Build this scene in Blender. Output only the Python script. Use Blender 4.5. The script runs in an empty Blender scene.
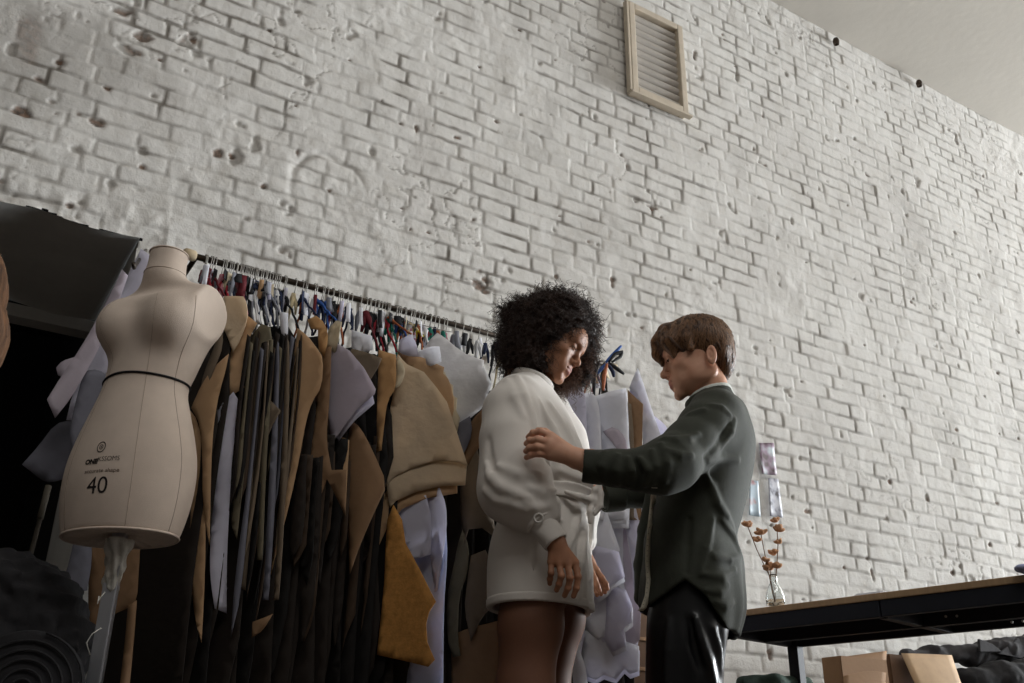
import bpy, bmesh, math, random
import numpy as np
from mathutils import Vector, Matrix
from mathutils.geometry import delaunay_2d_cdt

PI = math.pi
R = math.radians
random.seed(7)
rng = np.random.default_rng(7)
scene = bpy.context.scene
COL = scene.collection

# ------------------------------------------------------------------ camera
FPX = 980.0
CAM = np.array([0.0, 0.0, 0.44])
_h, _p, _r = R(31.5), R(24.0), R(0.7)
FW = np.array([math.sin(_h) * math.cos(_p), math.cos(_h) * math.cos(_p), math.sin(_p)])
_rt = np.array([math.cos(_h), -math.sin(_h), 0.0])
_up = np.cross(_rt, FW)
RT = _rt * math.cos(_r) + _up * math.sin(_r)
UP = -_rt * math.sin(_r) + _up * math.cos(_r)
cd = bpy.data.cameras.new('camera')
cam = bpy.data.objects.new('camera', cd)
COL.objects.link(cam)
cd.sensor_width = 36
cd.lens = FPX * 36 / 1024
cam.matrix_world = Matrix(((RT[0], UP[0], -FW[0], CAM[0]), (RT[1], UP[1], -FW[1], CAM[1]), (RT[2], UP[2], -FW[2], CAM[2]), (0, 0, 0, 1)))
scene.camera = cam
cd.dof.use_dof = False
cd.clip_start = 0.02


def ray(px, py):
    """direction of the sight line through a point of the photograph"""
    return FW + RT * (px - 512) / FPX - UP * (py - 341.5) / FPX


def on_y(px, py, y):
    d = ray(px, py)
    return CAM + d * (y / d[1])


def on_plane(px, py, p0, n):
    d = ray(px, py)
    return CAM + d * (np.dot(np.asarray(p0) - CAM, n) / np.dot(d, n))


WY = 3.05      # the brick wall's face
RAILY = 2.65   # the clothes rail
CEIL = 4.69

# ------------------------------------------------------------------ tags and helpers


def tag(o, label=None, cat=None, group=None, kind=None):
    if label: o['label'] = label
    if cat: o['category'] = cat
    if group: o['group'] = group
    if kind: o['kind'] = kind
    return o


def empty(name, loc=(0, 0, 0), label=None, cat=None, group=None):
    o = bpy.data.objects.new(name, None)
    o.location = loc
    o.empty_display_size = 0.1
    COL.objects.link(o)
    return tag(o, label, cat, group)


def link(name, me, mat=None, parent=None, smooth=True):
    o = bpy.data.objects.new(name, me)
    COL.objects.link(o)
    if mat is not None:
        me.materials.append(mat)
    if parent is not None:
        o.parent = parent
        o.matrix_parent_inverse = Matrix.Translation(-Vector(parent.location)) if parent.parent is None else Matrix.Identity(4)
        if parent.parent is not None:
            o.matrix_parent_inverse = parent_world(parent).inverted()
    if smooth and len(me.polygons):
        me.polygons.foreach_set('use_smooth', [True] * len(me.polygons))
    return o


def parent_world(o):
    m = Matrix.LocRotScale(o.location, o.rotation_euler, o.scale)
    if o.parent:
        return parent_world(o.parent) @ o.matrix_parent_inverse @ m
    return m


def from_np(name, V, F, mat=None, parent=None, smooth=True):
    me = bpy.data.meshes.new(name)
    V = np.asarray(V, dtype=np.float32)
    F = np.asarray(F, dtype=np.int32)
    me.vertices.add(len(V))
    me.vertices.foreach_set('co', V.ravel())
    k = F.shape[1]
    me.loops.add(F.size)
    me.loops.foreach_set('vertex_index', F.ravel())
    me.polygons.add(len(F))
    me.polygons.foreach_set('loop_start', np.arange(0, F.size, k, dtype=np.int32))
    me.polygons.foreach_set('loop_total', np.full(len(F), k, dtype=np.int32))
    me.update(calc_edges=True)
    return link(name, me, mat, parent, smooth)


def bm_obj(name, bm, mat=None, parent=None, smooth=False):
    me = bpy.data.meshes.new(name)
    bmesh.ops.recalc_face_normals(bm, faces=bm.faces[:])
    bm.to_mesh(me)
    bm.free()
    o = link(name, me, mat, parent, smooth)
    return o


def add_box(bm, c, s, rot=None, bev=0.0):
    r = bmesh.ops.create_cube(bm, size=1.0)
    vs = r['verts']
    M = Matrix.Translation(Vector(c)) @ (rot.to_4x4() if rot is not None else Matrix.Identity(4)) @ Matrix.Diagonal((s[0], s[1], s[2], 1))
    bmesh.ops.transform(bm, matrix=M, verts=vs)
    if bev > 0:
        es = list({e for v in vs for e in v.link_edges})
        bmesh.ops.bevel(bm, geom=es, offset=bev, segments=2, profile=0.6, affect='EDGES')


def add_tube(bm, pts, rad, n=8, caps=True):
    pts = [Vector(p) for p in pts]
    if not isinstance(rad, (list, tuple)): rad = [rad] * len(pts)
    rings = []
    prev = None
    for i, p in enumerate(pts):
        if i == 0: d = pts[1] - p
        elif i == len(pts) - 1: d = p - pts[i - 1]
        else: d = pts[i + 1] - pts[i - 1]
        d.normalize()
        if prev is None:
            a = Vector((0, 0, 1)) if abs(d.z) < 0.9 else Vector((1, 0, 0))
            x = d.cross(a).normalized()
        else:
            x = (prev - d * prev.dot(d)).normalized()
        prev = x
        y = d.cross(x)
        rings.append([bm.verts.new(p + (x * math.cos(2 * PI * k / n) + y * math.sin(2 * PI * k / n)) * rad[i]) for k in range(n)])
    for a, b in zip(rings, rings[1:]):
        for k in range(n):
            bm.faces.new((a[k], a[(k + 1) % n], b[(k + 1) % n], b[k]))
    if caps:
        bm.faces.new(rings[0][::-1]); bm.faces.new(rings[-1])


def add_lathe(bm, prof, c=(0, 0, 0), n=32):
    rings = []
    for (r, z) in prof:
        if r < 1e-5:
            rings.append([bm.verts.new((c[0], c[1], c[2] + z))])
        else:
            rings.append([bm.verts.new((c[0] + r * math.cos(2 * PI * k / n), c[1] + r * math.sin(2 * PI * k / n), c[2] + z)) for k in range(n)])
    for a, b in zip(rings, rings[1:]):
        for k in range(n):
            if len(a) == 1 and len(b) == 1: continue
            if len(a) == 1: bm.faces.new((a[0], b[(k + 1) % n], b[k]))
            elif len(b) == 1: bm.faces.new((a[k], a[(k + 1) % n], b[0]))
            else: bm.faces.new((a[k], a[(k + 1) % n], b[(k + 1) % n], b[k]))


# ------------------------------------------------------------------ materials
def srgb(r, g, b):
    f = lambda c: (c / 255 / 12.92) if c / 255 <= 0.04045 else ((c / 255 + 0.055) / 1.055) ** 2.4
    return (f(r), f(g), f(b), 1)


def mat(name, col, rough=0.8, metal=0.0, var=0.0, vscale=8.0, bump=0.0, bscale=200.0, sheen=0.0, stretch=None, spec=0.3, trans=0.0, col2=None, bdist=0.004):
    m = bpy.data.materials.new(name)
    m.use_nodes = True
    nt = m.node_tree
    b = nt.nodes['Principled BSDF']
    b.inputs['Base Color'].default_value = col
    b.inputs['Roughness'].default_value = rough
    b.inputs['Metallic'].default_value = metal
    b.inputs['Specular IOR Level'].default_value = spec
    if sheen:
        b.inputs['Sheen Weight'].default_value = sheen
        b.inputs['Sheen Roughness'].default_value = 0.5
    if trans:
        b.inputs['Transmission Weight'].default_value = trans
    tc = nt.nodes.new('ShaderNodeTexCoord')
    src = tc.outputs['Object']
    if stretch:
        mp = nt.nodes.new('ShaderNodeMapping')
        mp.inputs['Scale'].default_value = stretch
        nt.links.new(src, mp.inputs['Vector'])
        src = mp.outputs['Vector']
    if var > 0:
        n = nt.nodes.new('ShaderNodeTexNoise')
        n.inputs['Scale'].default_value = vscale
        n.inputs['Detail'].default_value = 6
        n.inputs['Roughness'].default_value = 0.6
        nt.links.new(src, n.inputs['Vector'])
        mx = nt.nodes.new('ShaderNodeMix'); mx.data_type = 'RGBA'
        c2 = col2 if col2 else tuple(c * (1 - var) for c in col[:3]) + (1,)
        mx.inputs['A'].default_value = c2
        mx.inputs['B'].default_value = col if col2 else tuple(min(1, c * (1 + var * 0.6)) for c in col[:3]) + (1,)
        rp = nt.nodes.new('ShaderNodeMapRange')
        rp.inputs['From Min'].default_value = 0.32; rp.inputs['From Max'].default_value = 0.68
        nt.links.new(n.outputs['Fac'], rp.inputs['Value'])
        nt.links.new(rp.outputs['Result'], mx.inputs['Factor'])
        nt.links.new(mx.outputs['Result'], b.inputs['Base Color'])
    if bump > 0:
        n2 = nt.nodes.new('ShaderNodeTexNoise')
        n2.inputs['Scale'].default_value = bscale
        n2.inputs['Detail'].default_value = 4
        nt.links.new(src, n2.inputs['Vector'])
        bp = nt.nodes.new('ShaderNodeBump')
        bp.inputs['Strength'].default_value = bump
        bp.inputs['Distance'].default_value = bdist
        nt.links.new(n2.outputs['Fac'], bp.inputs['Height'])
        nt.links.new(bp.outputs['Normal'], b.inputs['Normal'])
    return m


def paper(name, col, rough=0.75, var=0.12, bump=0.35, thin=0.0):
    """paper lets a little light through and carries soft creases"""
    m = mat(name, col, rough, var=var, vscale=9, bump=bump, bscale=11, spec=0.25, bdist=0.013)
    if thin:
        nt = m.node_tree; b = nt.nodes['Principled BSDF']; out = nt.nodes['Material Output']
        tr = nt.nodes.new('ShaderNodeBsdfTranslucent'); tr.inputs['Color'].default_value = col
        mx = nt.nodes.new('ShaderNodeMixShader'); mx.inputs['Fac'].default_value = thin
        nt.links.new(b.outputs['BSDF'], mx.inputs[1]); nt.links.new(tr.outputs['BSDF'], mx.inputs[2]); nt.links.new(mx.outputs['Shader'], out.inputs['Surface'])
    return m


# ------------------------------------------------------------------ noise in numpy
def vnoise(x, z, scale, seed):
    g = np.random.default_rng(seed)
    X = x * scale; Z = z * scale
    x0 = np.floor(X).astype(int); z0 = np.floor(Z).astype(int)
    fx = X - x0; fz = Z - z0
    mx, mz = x0.min(), z0.min()
    T = g.random((x0.max() - mx + 2, z0.max() - mz + 2)).astype(np.float32)
    fx = fx * fx * (3 - 2 * fx); fz = fz * fz * (3 - 2 * fz)
    i = x0 - mx; j = z0 - mz
    return (T[i, j] * (1 - fx) * (1 - fz) + T[i + 1, j] * fx * (1 - fz) + T[i, j + 1] * (1 - fx) * fz + T[i + 1, j + 1] * fx * fz) * 2 - 1


def fbm(x, z, scale, seed, octv=4, gain=0.5):
    s = 0; a = 1; t = 0
    for k in range(octv):
        s = s + a * vnoise(x, z, scale * 2.03 ** k, seed + 31 * k)
        t += a; a *= gain
    return s / t


def sstep(a, b, x):
    t = np.clip((x - a) / (b - a), 0, 1)
    return t * t * (3 - 2 * t)


# ------------------------------------------------------------------ the brick wall
def opening_top(x):
    """lower edge of the masonry over the dark recess"""
    xs = []; zs = []
    for (px, py) in ((-40, 198), (0, 202), (23, 206), (47, 211.5), (70, 221), (94, 229), (131, 237), (140, 238)):
        p = on_y(px, py, WY); xs.append(p[0]); zs.append(p[2])
    return np.interp(x, xs, zs)


OPEN_R = float(on_y(140, 238, WY)[0])


def brick_material():
    m = bpy.data.materials.new('white_painted_brick')
    m.use_nodes = True
    nt = m.node_tree; N = nt.nodes; L = nt.links
    b = N['Principled BSDF']
    b.inputs['Roughness'].default_value = 0.85
    b.inputs['Specular IOR Level'].default_value = 0.2
    tc = N.new('ShaderNodeTexCoord')

    def noise(scale, det=6, rough=0.6):
        n = N.new('ShaderNodeTexNoise'); n.inputs['Scale'].default_value = scale
        n.inputs['Detail'].default_value = det; n.inputs['Roughness'].default_value = rough
        L.new(tc.outputs['Object'], n.inputs['Vector']); return n.outputs['Fac']

    def mr(v, a, bb, c=0, d=1):
        r = N.new('ShaderNodeMapRange'); r.inputs['From Min'].default_value = a; r.inputs['From Max'].default_value = bb
        r.inputs['To Min'].default_value = c; r.inputs['To Max'].default_value = d
        L.new(v, r.inputs['Value']); return r.outputs['Result']

    def mix(f, a, bb):
        x = N.new('ShaderNodeMix'); x.data_type = 'RGBA'
        L.new(f, x.inputs['Factor'])
        for s, v in (('A', a), ('B', bb)):
            if isinstance(v, tuple): x.inputs[s].default_value = v
            else: L.new(v, x.inputs[s])
        return x.outputs['Result']
    at = N.new('ShaderNodeAttribute'); at.attribute_name = 'dirt'
    at2 = N.new('ShaderNodeAttribute'); at2.attribute_name = 'bare'
    white = mix(mr(noise(1.3), 0.35, 0.65), srgb(205, 202, 197), srgb(220, 218, 213))
    white = mix(mr(noise(14), 0.50, 0.72, 0, 0.35), white, srgb(186, 180, 170))
    white = mix(mr(noise(60, 3), 0.62, 0.75, 0, 0.5), white, srgb(170, 160, 150))
    c = mix(at.outputs['Fac'], white, srgb(112, 106, 98))
    brown = mix(mr(noise(50), 0.4, 0.6), srgb(70, 56, 46), srgb(128, 100, 82))
    c = mix(at2.outputs['Fac'], c, brown)
    L.new(c, b.inputs['Base Color'])
    bp = N.new('ShaderNodeBump'); bp.inputs['Strength'].default_value = 0.55; bp.inputs['Distance'].default_value = 0.005
    L.new(noise(38, 8, 0.62), bp.inputs['Height'])
    bp2 = N.new('ShaderNodeBump'); bp2.inputs['Strength'].default_value = 0.35; bp2.inputs['Distance'].default_value = 0.003
    L.new(noise(170, 4), bp2.inputs['Height']); L.new(bp.outputs['Normal'], bp2.inputs['Normal'])
    L.new(bp2.outputs['Normal'], b.inputs['Normal'])
    return m


M_BRICK = brick_material()


def build_brick_wall():
    res = 0.0065
    x0, x1, z0, z1 = -0.75, 6.35, 0.0, CEIL + 0.02
    nx = int((x1 - x0) / res); nz = int((z1 - z0) / res)
    xs = np.linspace(x0, x1, nx, dtype=np.float32); zs = np.linspace(z0, z1, nz, dtype=np.float32)
    X, Z = np.meshgrid(xs, zs, indexing='ij')
    CH = 0.0700
    # slow warps of the courses, rougher at the left end of the wall
    wob = fbm(X, Z, 2.2, 11, 3) * 0.010 + fbm(X, Z, 16, 12, 2) * 0.0045
    Zw = Z + wob + (0.009 * fbm(X, Z, 5, 15, 2)) * sstep(2.2, 0.2, X)
    Xw = X + fbm(X, Z, 9, 13, 2) * 0.007
    row = np.floor(Zw / CH).astype(int)
    nrow = row.max() + 2
    left_d = np.zeros_like(X); right_d = np.zeros_like(X); bid = np.zeros(X.shape, int)
    g = np.random.default_rng(5)
    for r in range(-1, nrow):
        edges = [x0 - 0.5 - g.random() * 0.26]
        while edges[-1] < x1 + 0.4:
            p = g.random()
            ln = 0.232 if p < 0.50 else (0.116 if p < 0.93 else 0.17)
            edges.append(edges[-1] + ln + g.normal() * 0.006)
        e = np.array(edges)
        msk = row == r
        if not msk.any(): continue
        xv = Xw[msk]
        i = np.searchsorted(e, xv) - 1
        left_d[msk] = xv - e[i]; right_d[msk] = e[i + 1] - xv
        bid[msk] = (r + 2) * 200 + i
    zf = Zw - row * CH
    dz = np.minimum(zf, CH - zf)
    dx = np.minimum(left_d, right_d)
    nb = bid.max() + 1
    off = (g.normal(size=nb) * 0.0013)[bid]
    tiltx = (g.normal(size=nb) * 0.010)[bid]; tiltz = (g.normal(size=nb) * 0.02)[bid]
    # rounded distance to the joint
    jw = 0.0035 + 0.002 * fbm(X, Z, 30, 21, 2)
    q = np.minimum(dz, dx) + 0.0
    qq = -np.log(np.exp(-dz / 0.006) + np.exp(-dx / 0.006)) * 0.006
    d = np.minimum(q, qq + 0.002) - jw
    face = sstep(-0.003, 0.008, d)
    # how much of the joint the paint has filled
    fill = sstep(-0.15, 0.45, fbm(X, Z, 3.2, 41, 3) + 0.45 * fbm(X, Z, 26, 43, 2))
    # thick plaster smears on the left and round the old holes
    smear = sstep(0.05, 0.40, fbm(X, Z, 1.7, 51, 4) + 0.30 * sstep(1.7, 0.2, X) - 0.22 * sstep(2.6, 4.6, X))
    fill = np.clip(fill * 0.62 + smear * 0.62, 0, 1)
    depth = 0.0031 * (1 - 0.85 * fill)
    h = face * (1 - 0.0) * depth - depth
    h += (off + tiltx * (left_d - 0.13) * 0.3 + tiltz * (zf - CH / 2) * 0.5) * (1 - 0.8 * smear)
    h += fbm(X, Z, 14, 61, 4) * 0.0024 + smear * fbm(X, Z, 8, 63, 4) * 0.006
    h += fbm(X, Z, 1.1, 62, 3) * 0.008
    # broken brick edges and lost paint
    crack = np.abs(fbm(X, Z, 5.5, 71, 4))
    crk = sstep(0.020, 0.0, crack) * sstep(0.1, 0.5, fbm(X, Z, 1.3, 72, 2) + 0.45 * sstep(1.9, 0.0, X))
    h -= crk * 0.004
    chip = sstep(0.58, 0.72, fbm(X, Z, 13, 81, 3) + 0.14 * sstep(1.5, 0.0, X))
    h -= chip * 0.007
    bare = chip * sstep(0.1, 0.4, fbm(X, Z, 9, 82, 2)) * 0.75
    # scattered nail holes and knocked-out bits, most where the photograph shows them
    holes = []
    for (px, py, rr) in ((193, 39, 11), (218, 153, 14), (457, 137, 10), (652, 209, 8), (890, 482, 10), (997, 503, 8), (264, 187, 9),
                         (402, 208, 5), (411, 229, 4), (429, 232, 5), (497, 121, 8), (807, 262, 5), (914, 298, 7), (930, 308, 4), (956, 42, 4),
                         (808, 511, 12), (845, 568, 7), (956, 430, 9), (985, 396, 5), (21, 112, 16), (40, 80, 10), (98, 122, 15), (232, 155, 9),
                         (830, 206, 4), (848, 205, 6), (990, 545, 10), (60, 62, 9), (107, 88, 9), (143, 166, 8), (160, 60, 6), (296, 105, 5),
                         (70, 205, 8), (620, 180, 4), (560, 215, 4), (700, 150, 5), (770, 340, 5), (690, 270, 4), (865, 345, 5), (735, 66, 5),
                         (330, 190, 6), (382, 100, 4), (480, 66, 5), (520, 30, 5), (350, 60, 5), (270, 30, 6), (555, 60, 5), (860, 150, 4), (905, 110, 4)):
        c = on_y(px, py, WY)
        holes.append((c[0], c[2], rr * 0.0015, 0.85))
    for k in range(90):
        holes.append((g.uniform(0, 6.2), g.uniform(0.4, 4.6), g.uniform(0.002, 0.007), g.uniform(0.2, 0.8)))
    for (hx, hz, hr, st) in holes:
        i0 = max(0, int((hx - x0 - 3 * hr) / res)); i1 = min(nx, int((hx - x0 + 3 * hr) / res) + 2)
        j0 = max(0, int((hz - z0 - 3 * hr) / res)); j1 = min(nz, int((hz - z0 + 3 * hr) / res) + 2)
        if i1 <= i0 or j1 <= j0: continue
        xx = X[i0:i1, j0:j1]; zz = Z[i0:i1, j0:j1]
        dd = np.hypot((xx - hx) * 0.8, (zz - hz) * 1.2) / hr + 0.45 * fbm(xx, zz, 60, int(hx * 977) % 9999, 2)
        w = sstep(1.1, 0.55, dd)
        h[i0:i1, j0:j1] -= w * 0.007
        bare[i0:i1, j0:j1] = np.maximum(bare[i0:i1, j0:j1], w * st)
    # the round dished scar left of the middle
    c = on_y(328, 192, WY)
    dd = np.hypot(X - c[0], Z - c[2]) + 0.02 * fbm(X, Z, 12, 91, 3)
    ringm = np.exp(-((dd - 0.155) / 0.012) ** 2)
    ringm *= np.clip(0.5 + 1.6 * fbm(X, Z, 7, 94, 2), 0, 1)
    h += -ringm * 0.007 - 0.007 * sstep(0.15, 0.05, dd) * (0.6 + 0.8 * fbm(X, Z, 16, 92, 3))
    # dirt sits in open joints and cracks
    dirt = (1 - .35 * sstep(1.5, 4.5, X)) * np.clip((1 - face) * (1.15 - fill) * 1.5, 0, 1) * np.clip(0.50 + 0.9 * fbm(X, Z, 7, 101, 3), 0, 0.95)
    dirt = np.maximum(dirt, crk * 0.55)
    dirt = np.maximum(dirt, chip * 0.5)
    dirt = np.maximum(dirt, ringm * 0.6 * sstep(-0.1, 0.4, fbm(X, Z, 10, 93, 2)))
    patch = sstep(0.32, 0.5, fbm(X, Z, 2.6, 111, 3)) * 0.30
    dirt = np.maximum(dirt, patch * (0.5 + 0.5 * fbm(X, Z, 20, 112, 3)))
    c = on_y(8, 30, WY); dd = np.hypot((X - c[0]) / .42, (Z - c[2]) / .30) + .5 * fbm(X, Z, 3, 141, 3)
    dirt = np.maximum(dirt, sstep(1.0, .6, dd) * .34)
    c = on_y(28, 35, WY); dd = np.hypot((X - c[0]) / .06, (Z - c[2]) / .16) + .5 * fbm(X, Z, 8, 142, 3)
    bare = np.maximum(bare, sstep(1.0, .5, dd) * .40)
    # ragged crust where the masonry ends over the recess
    ot = opening_top(X) + 0.012 * fbm(X, Z * 0, 9, 121, 3)
    near = np.where((X < OPEN_R + 0.08), np.clip(1 - np.abs(Z - ot) / 0.14, 0, 1), 0)
    h += near * 0.02 * fbm(X, Z, 11, 122, 3)
    V = np.stack([X.ravel(), (WY - h).ravel(), Z.ravel()], 1)
    idx = np.arange(nx * nz).reshape(nx, nz)
    q4 = np.stack([idx[:-1, :-1].ravel(), idx[1:, :-1].ravel(), idx[1:, 1:].ravel(), idx[:-1, 1:].ravel()], 1)
    cx = X[:-1, :-1].ravel(); cz = Z[:-1, :-1].ravel(); co = ot[:-1, :-1].ravel()
    gx = OPEN_R + 0.008 * np.sin(cz * 31)
    keep = ~((cx < gx) & (cz < co))
    # the vent's hole
    a = on_y(626.4, 95, WY); b_ = on_y(675.6, 30, WY)
    q4 = q4[keep]
    used = np.zeros(len(V), bool); used[q4.ravel()] = True
    remap = np.cumsum(used) - 1
    o = from_np('wall_back', V[used], remap[q4], M_BRICK, smooth=True)
    for nm, arr in (('dirt', dirt), ('bare', bare)):
        a_ = o.data.attributes.new(nm, 'FLOAT', 'POINT')
        a_.data.foreach_set('value', np.clip(arr.ravel()[used], 0, 1).astype(np.float32))
    tag(o, kind='structure')
    return o


wall = build_brick_wall()


def simple_struct(name, boxes, m):
    bm = bmesh.new()
    for c, s in boxes:
        add_box(bm, c, s)
    o = bm_obj(name, bm, m)
    tag(o, kind='structure')
    return o


M_CEIL = mat('ceiling_plaster', srgb(194, 189, 180), 0.9, var=0.05, vscale=1.5, bump=0.3, bscale=20)
M_FLOOR = mat('worn_wood_floor', srgb(84, 74, 66), 0.7, var=0.25, vscale=3, stretch=(1, 12, 1))
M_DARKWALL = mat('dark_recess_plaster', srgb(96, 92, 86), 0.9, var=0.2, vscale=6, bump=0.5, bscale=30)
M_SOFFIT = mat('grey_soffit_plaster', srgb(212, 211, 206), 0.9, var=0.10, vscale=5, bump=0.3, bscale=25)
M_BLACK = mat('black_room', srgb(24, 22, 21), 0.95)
M_ROOM = mat('side_wall_paint', srgb(84, 80, 76), 0.9)

XR, XL, YF = 15.0, -3.2, -4.2
OT = float(opening_top(OPEN_R - 0.02))
simple_struct('floor', [(((XR + XL) / 2, (YF + 5.2) / 2, -0.05), (XR - XL, 5.2 - YF, 0.1))], M_FLOOR)
# ceiling with old fixings along its edge
simple_struct('ceiling', [(((XR + XL) / 2, (YF + WY) / 2 + 0.1, CEIL + 0.06), (XR - XL, WY - YF + 0.3, 0.12))], M_CEIL)
# brick wall beyond the modelled relief
simple_struct('wall_back_side', [(((6.35 + XR) / 2, WY + 0.1, CEIL / 2), (XR - 6.35, 0.2, CEIL)),
                                 (((XL - 0.75) / 2, WY + 0.1, (CEIL + 2.15) / 2), (-0.75 - XL, 0.2, CEIL - 2.15))], M_BRICK)
simple_struct('wall_left', [((XL - 0.05, (YF + 5.2) / 2, CEIL / 2), (0.1, 5.2 - YF, CEIL))], M_ROOM)
simple_struct('wall_front', [(((XR + XL) / 2, YF - 0.05, CEIL / 2), (XR - XL, 0.1, CEIL))], M_ROOM)
# the right wall with its tall windows (outside the frame, the light comes through them)
wb = [((XR + 0.1, (YF + WY) / 2, 0.35), (0.2, WY - YF, 0.7)), ((XR + 0.1, (YF + WY) / 2, CEIL - 0.1), (0.2, WY - YF, 0.2))]
for yy in (YF + 0.15, -1.9, 0.35, WY - 0.12):
    wb.append(((XR + 0.1, yy, CEIL / 2), (0.2, 0.3, CEIL)))
simple_struct('wall_right', wb, M_ROOM)
M_FRAME = mat('window_paint', srgb(225, 225, 220), 0.5)
M_GLASS = mat('window_glass', (1, 1, 1, 1), 0.02, trans=1.0)
for n_, (ya, yb) in enumerate(((YF + 0.3, -2.05), (-1.75, 0.2), (0.5, WY - 0.27))):
    bm = bmesh.new()
    for yy in (ya + 0.03, (ya + yb) / 2, yb - 0.03):
        add_box(bm, (XR + 0.12, yy, (0.7 + CEIL - 0.2) / 2), (0.06, 0.06, CEIL - 0.9))
    for zz in (0.73, 2.1, 3.4, CEIL - 0.23):
        add_box(bm, (XR + 0.12, (ya + yb) / 2, zz), (0.05, yb - ya, 0.06))
    tag(bm_obj('window_%d' % (n_ + 1), bm, M_FRAME), kind='structure')

# recess behind the left end: soffit, jamb, deep dark room
sx0 = XL
p_in = on_plane(90, 320, (0, 0, OT), np.array([0, 0, 1.0]))
DEEP = float(p_in[1])
DEEP = min(max(DEEP, WY + 0.5), WY + 1.3)
bm = bmesh.new()
nseg = 24
for i in range(nseg):
    xa = -1.4 + (OPEN_R + 1.4) * i / nseg; xb = -1.4 + (OPEN_R + 1.4) * (i + 1) / nseg
    za = float(opening_top(xa)); zb = float(opening_top(xb))
    v = [bm.verts.new(p) for p in ((xa, WY - 0.002, za), (xb, WY - 0.002, zb), (xb, DEEP, zb), (xa, DEEP, za))]
    bm.faces.new(v)
bmesh.ops.remove_doubles(bm, verts=bm.verts, dist=1e-5)
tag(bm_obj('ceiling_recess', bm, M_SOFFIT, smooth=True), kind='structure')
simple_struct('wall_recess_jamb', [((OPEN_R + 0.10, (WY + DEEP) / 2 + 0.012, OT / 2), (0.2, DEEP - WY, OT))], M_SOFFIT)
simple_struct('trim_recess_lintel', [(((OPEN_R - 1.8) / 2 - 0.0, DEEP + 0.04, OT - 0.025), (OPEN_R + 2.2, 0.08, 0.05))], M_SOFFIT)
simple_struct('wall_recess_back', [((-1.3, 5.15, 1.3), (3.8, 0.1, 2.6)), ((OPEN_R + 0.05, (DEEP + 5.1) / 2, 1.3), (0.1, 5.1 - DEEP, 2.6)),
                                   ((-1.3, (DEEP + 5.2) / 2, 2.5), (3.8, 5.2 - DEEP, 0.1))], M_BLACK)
print('OPEN_R', OPEN_R, 'OT', OT, 'DEEP', DEEP, float(p_in[1]))

# ------------------------------------------------------------------ signed-distance modelling
def _v(a): return np.asarray(a, dtype=np.float32)


def cap(P, a, b, ra, rb):
    a = _v(a); b = _v(b)
    ab = b - a
    t = np.clip(((P - a) @ ab) / max(1e-9, float(ab @ ab)), 0, 1)
    return np.linalg.norm(P - a - t[:, None] * ab, axis=1) - (ra + (rb - ra) * t)


def chain(P, pts, rad, k=0.004):
    d = None
    for i in range(len(pts) - 1):
        e = cap(P, pts[i], pts[i + 1], rad[i], rad[i + 1])
        d = e if d is None else smin(d, e, k)
    return d


def rotm(rx=0, ry=0, rz=0):
    cx, sx, cy, sy, cz, sz = math.cos(rx), math.sin(rx), math.cos(ry), math.sin(ry), math.cos(rz), math.sin(rz)
    Rx = np.array([[1, 0, 0], [0, cx, -sx], [0, sx, cx]]); Ry = np.array([[cy, 0, sy], [0, 1, 0], [-sy, 0, cy]]); Rz = np.array([[cz, -sz, 0], [sz, cz, 0], [0, 0, 1]])
    return (Rz @ Ry @ Rx).astype(np.float32)


def ell(P, c, r, M=None):
    Q = P - _v(c)
    if M is not None: Q = Q @ M
    r = _v(r)
    k0 = np.linalg.norm(Q / r, axis=1)
    k1 = np.linalg.norm(Q / (r * r), axis=1)
    return k0 * (k0 - 1) / np.maximum(k1, 1e-9)


def smin(a, b, k):
    if k <= 0: return np.minimum(a, b)
    h = np.maximum(k - np.abs(a - b), 0) / k
    return np.minimum(a, b) - h * h * k * 0.25


def smax(a, b, k): return -smin(-a, -b, k)


def loft(P, zs, cu, cw, a, b, yaw=0.0, n=2.0, caps=True):
    """stack of ellipses up the z axis; a along the yaw axis, b across it"""
    z = P[:, 2]
    zs = np.asarray(zs, float)
    def it(v):
        # smooth interpolation
        v = np.asarray(v, float) if not np.isscalar(v) else np.full(len(zs), v)
        i = np.clip(np.searchsorted(zs, z) - 1, 0, len(zs) - 2)
        t = np.clip((z - zs[i]) / (zs[i + 1] - zs[i]), 0, 1)
        m = np.gradient(v, zs)
        h = zs[i + 1] - zs[i]
        t2 = t * t; t3 = t2 * t
        return (2 * t3 - 3 * t2 + 1) * v[i] + (t3 - 2 * t2 + t) * h * m[i] + (-2 * t3 + 3 * t2) * v[i + 1] + (t3 - t2) * h * m[i + 1]
    x = P[:, 0] - it(cu); y = P[:, 1] - it(cw)
    yw = it(yaw)
    c = np.cos(yw); s = np.sin(yw)
    X = x * c + y * s; Y = -x * s + y * c
    A = np.maximum(it(a), 1e-3); B = np.maximum(it(b), 1e-3)
    if n == 2.0:
        k0 = np.sqrt((X / A) ** 2 + (Y / B) ** 2)
        k1 = np.sqrt((X / A ** 2) ** 2 + (Y / B ** 2) ** 2)
        d = k0 * (k0 - 1) / np.maximum(k1, 1e-9)
    else:
        k0 = (np.abs(X / A) ** n + np.abs(Y / B) ** n) ** (1 / n)
        d = (k0 - 1) * np.minimum(A, B)
    if caps:
        d = np.maximum(d, np.maximum(zs[0] - z, z - zs[-1]))
    return d


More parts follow.
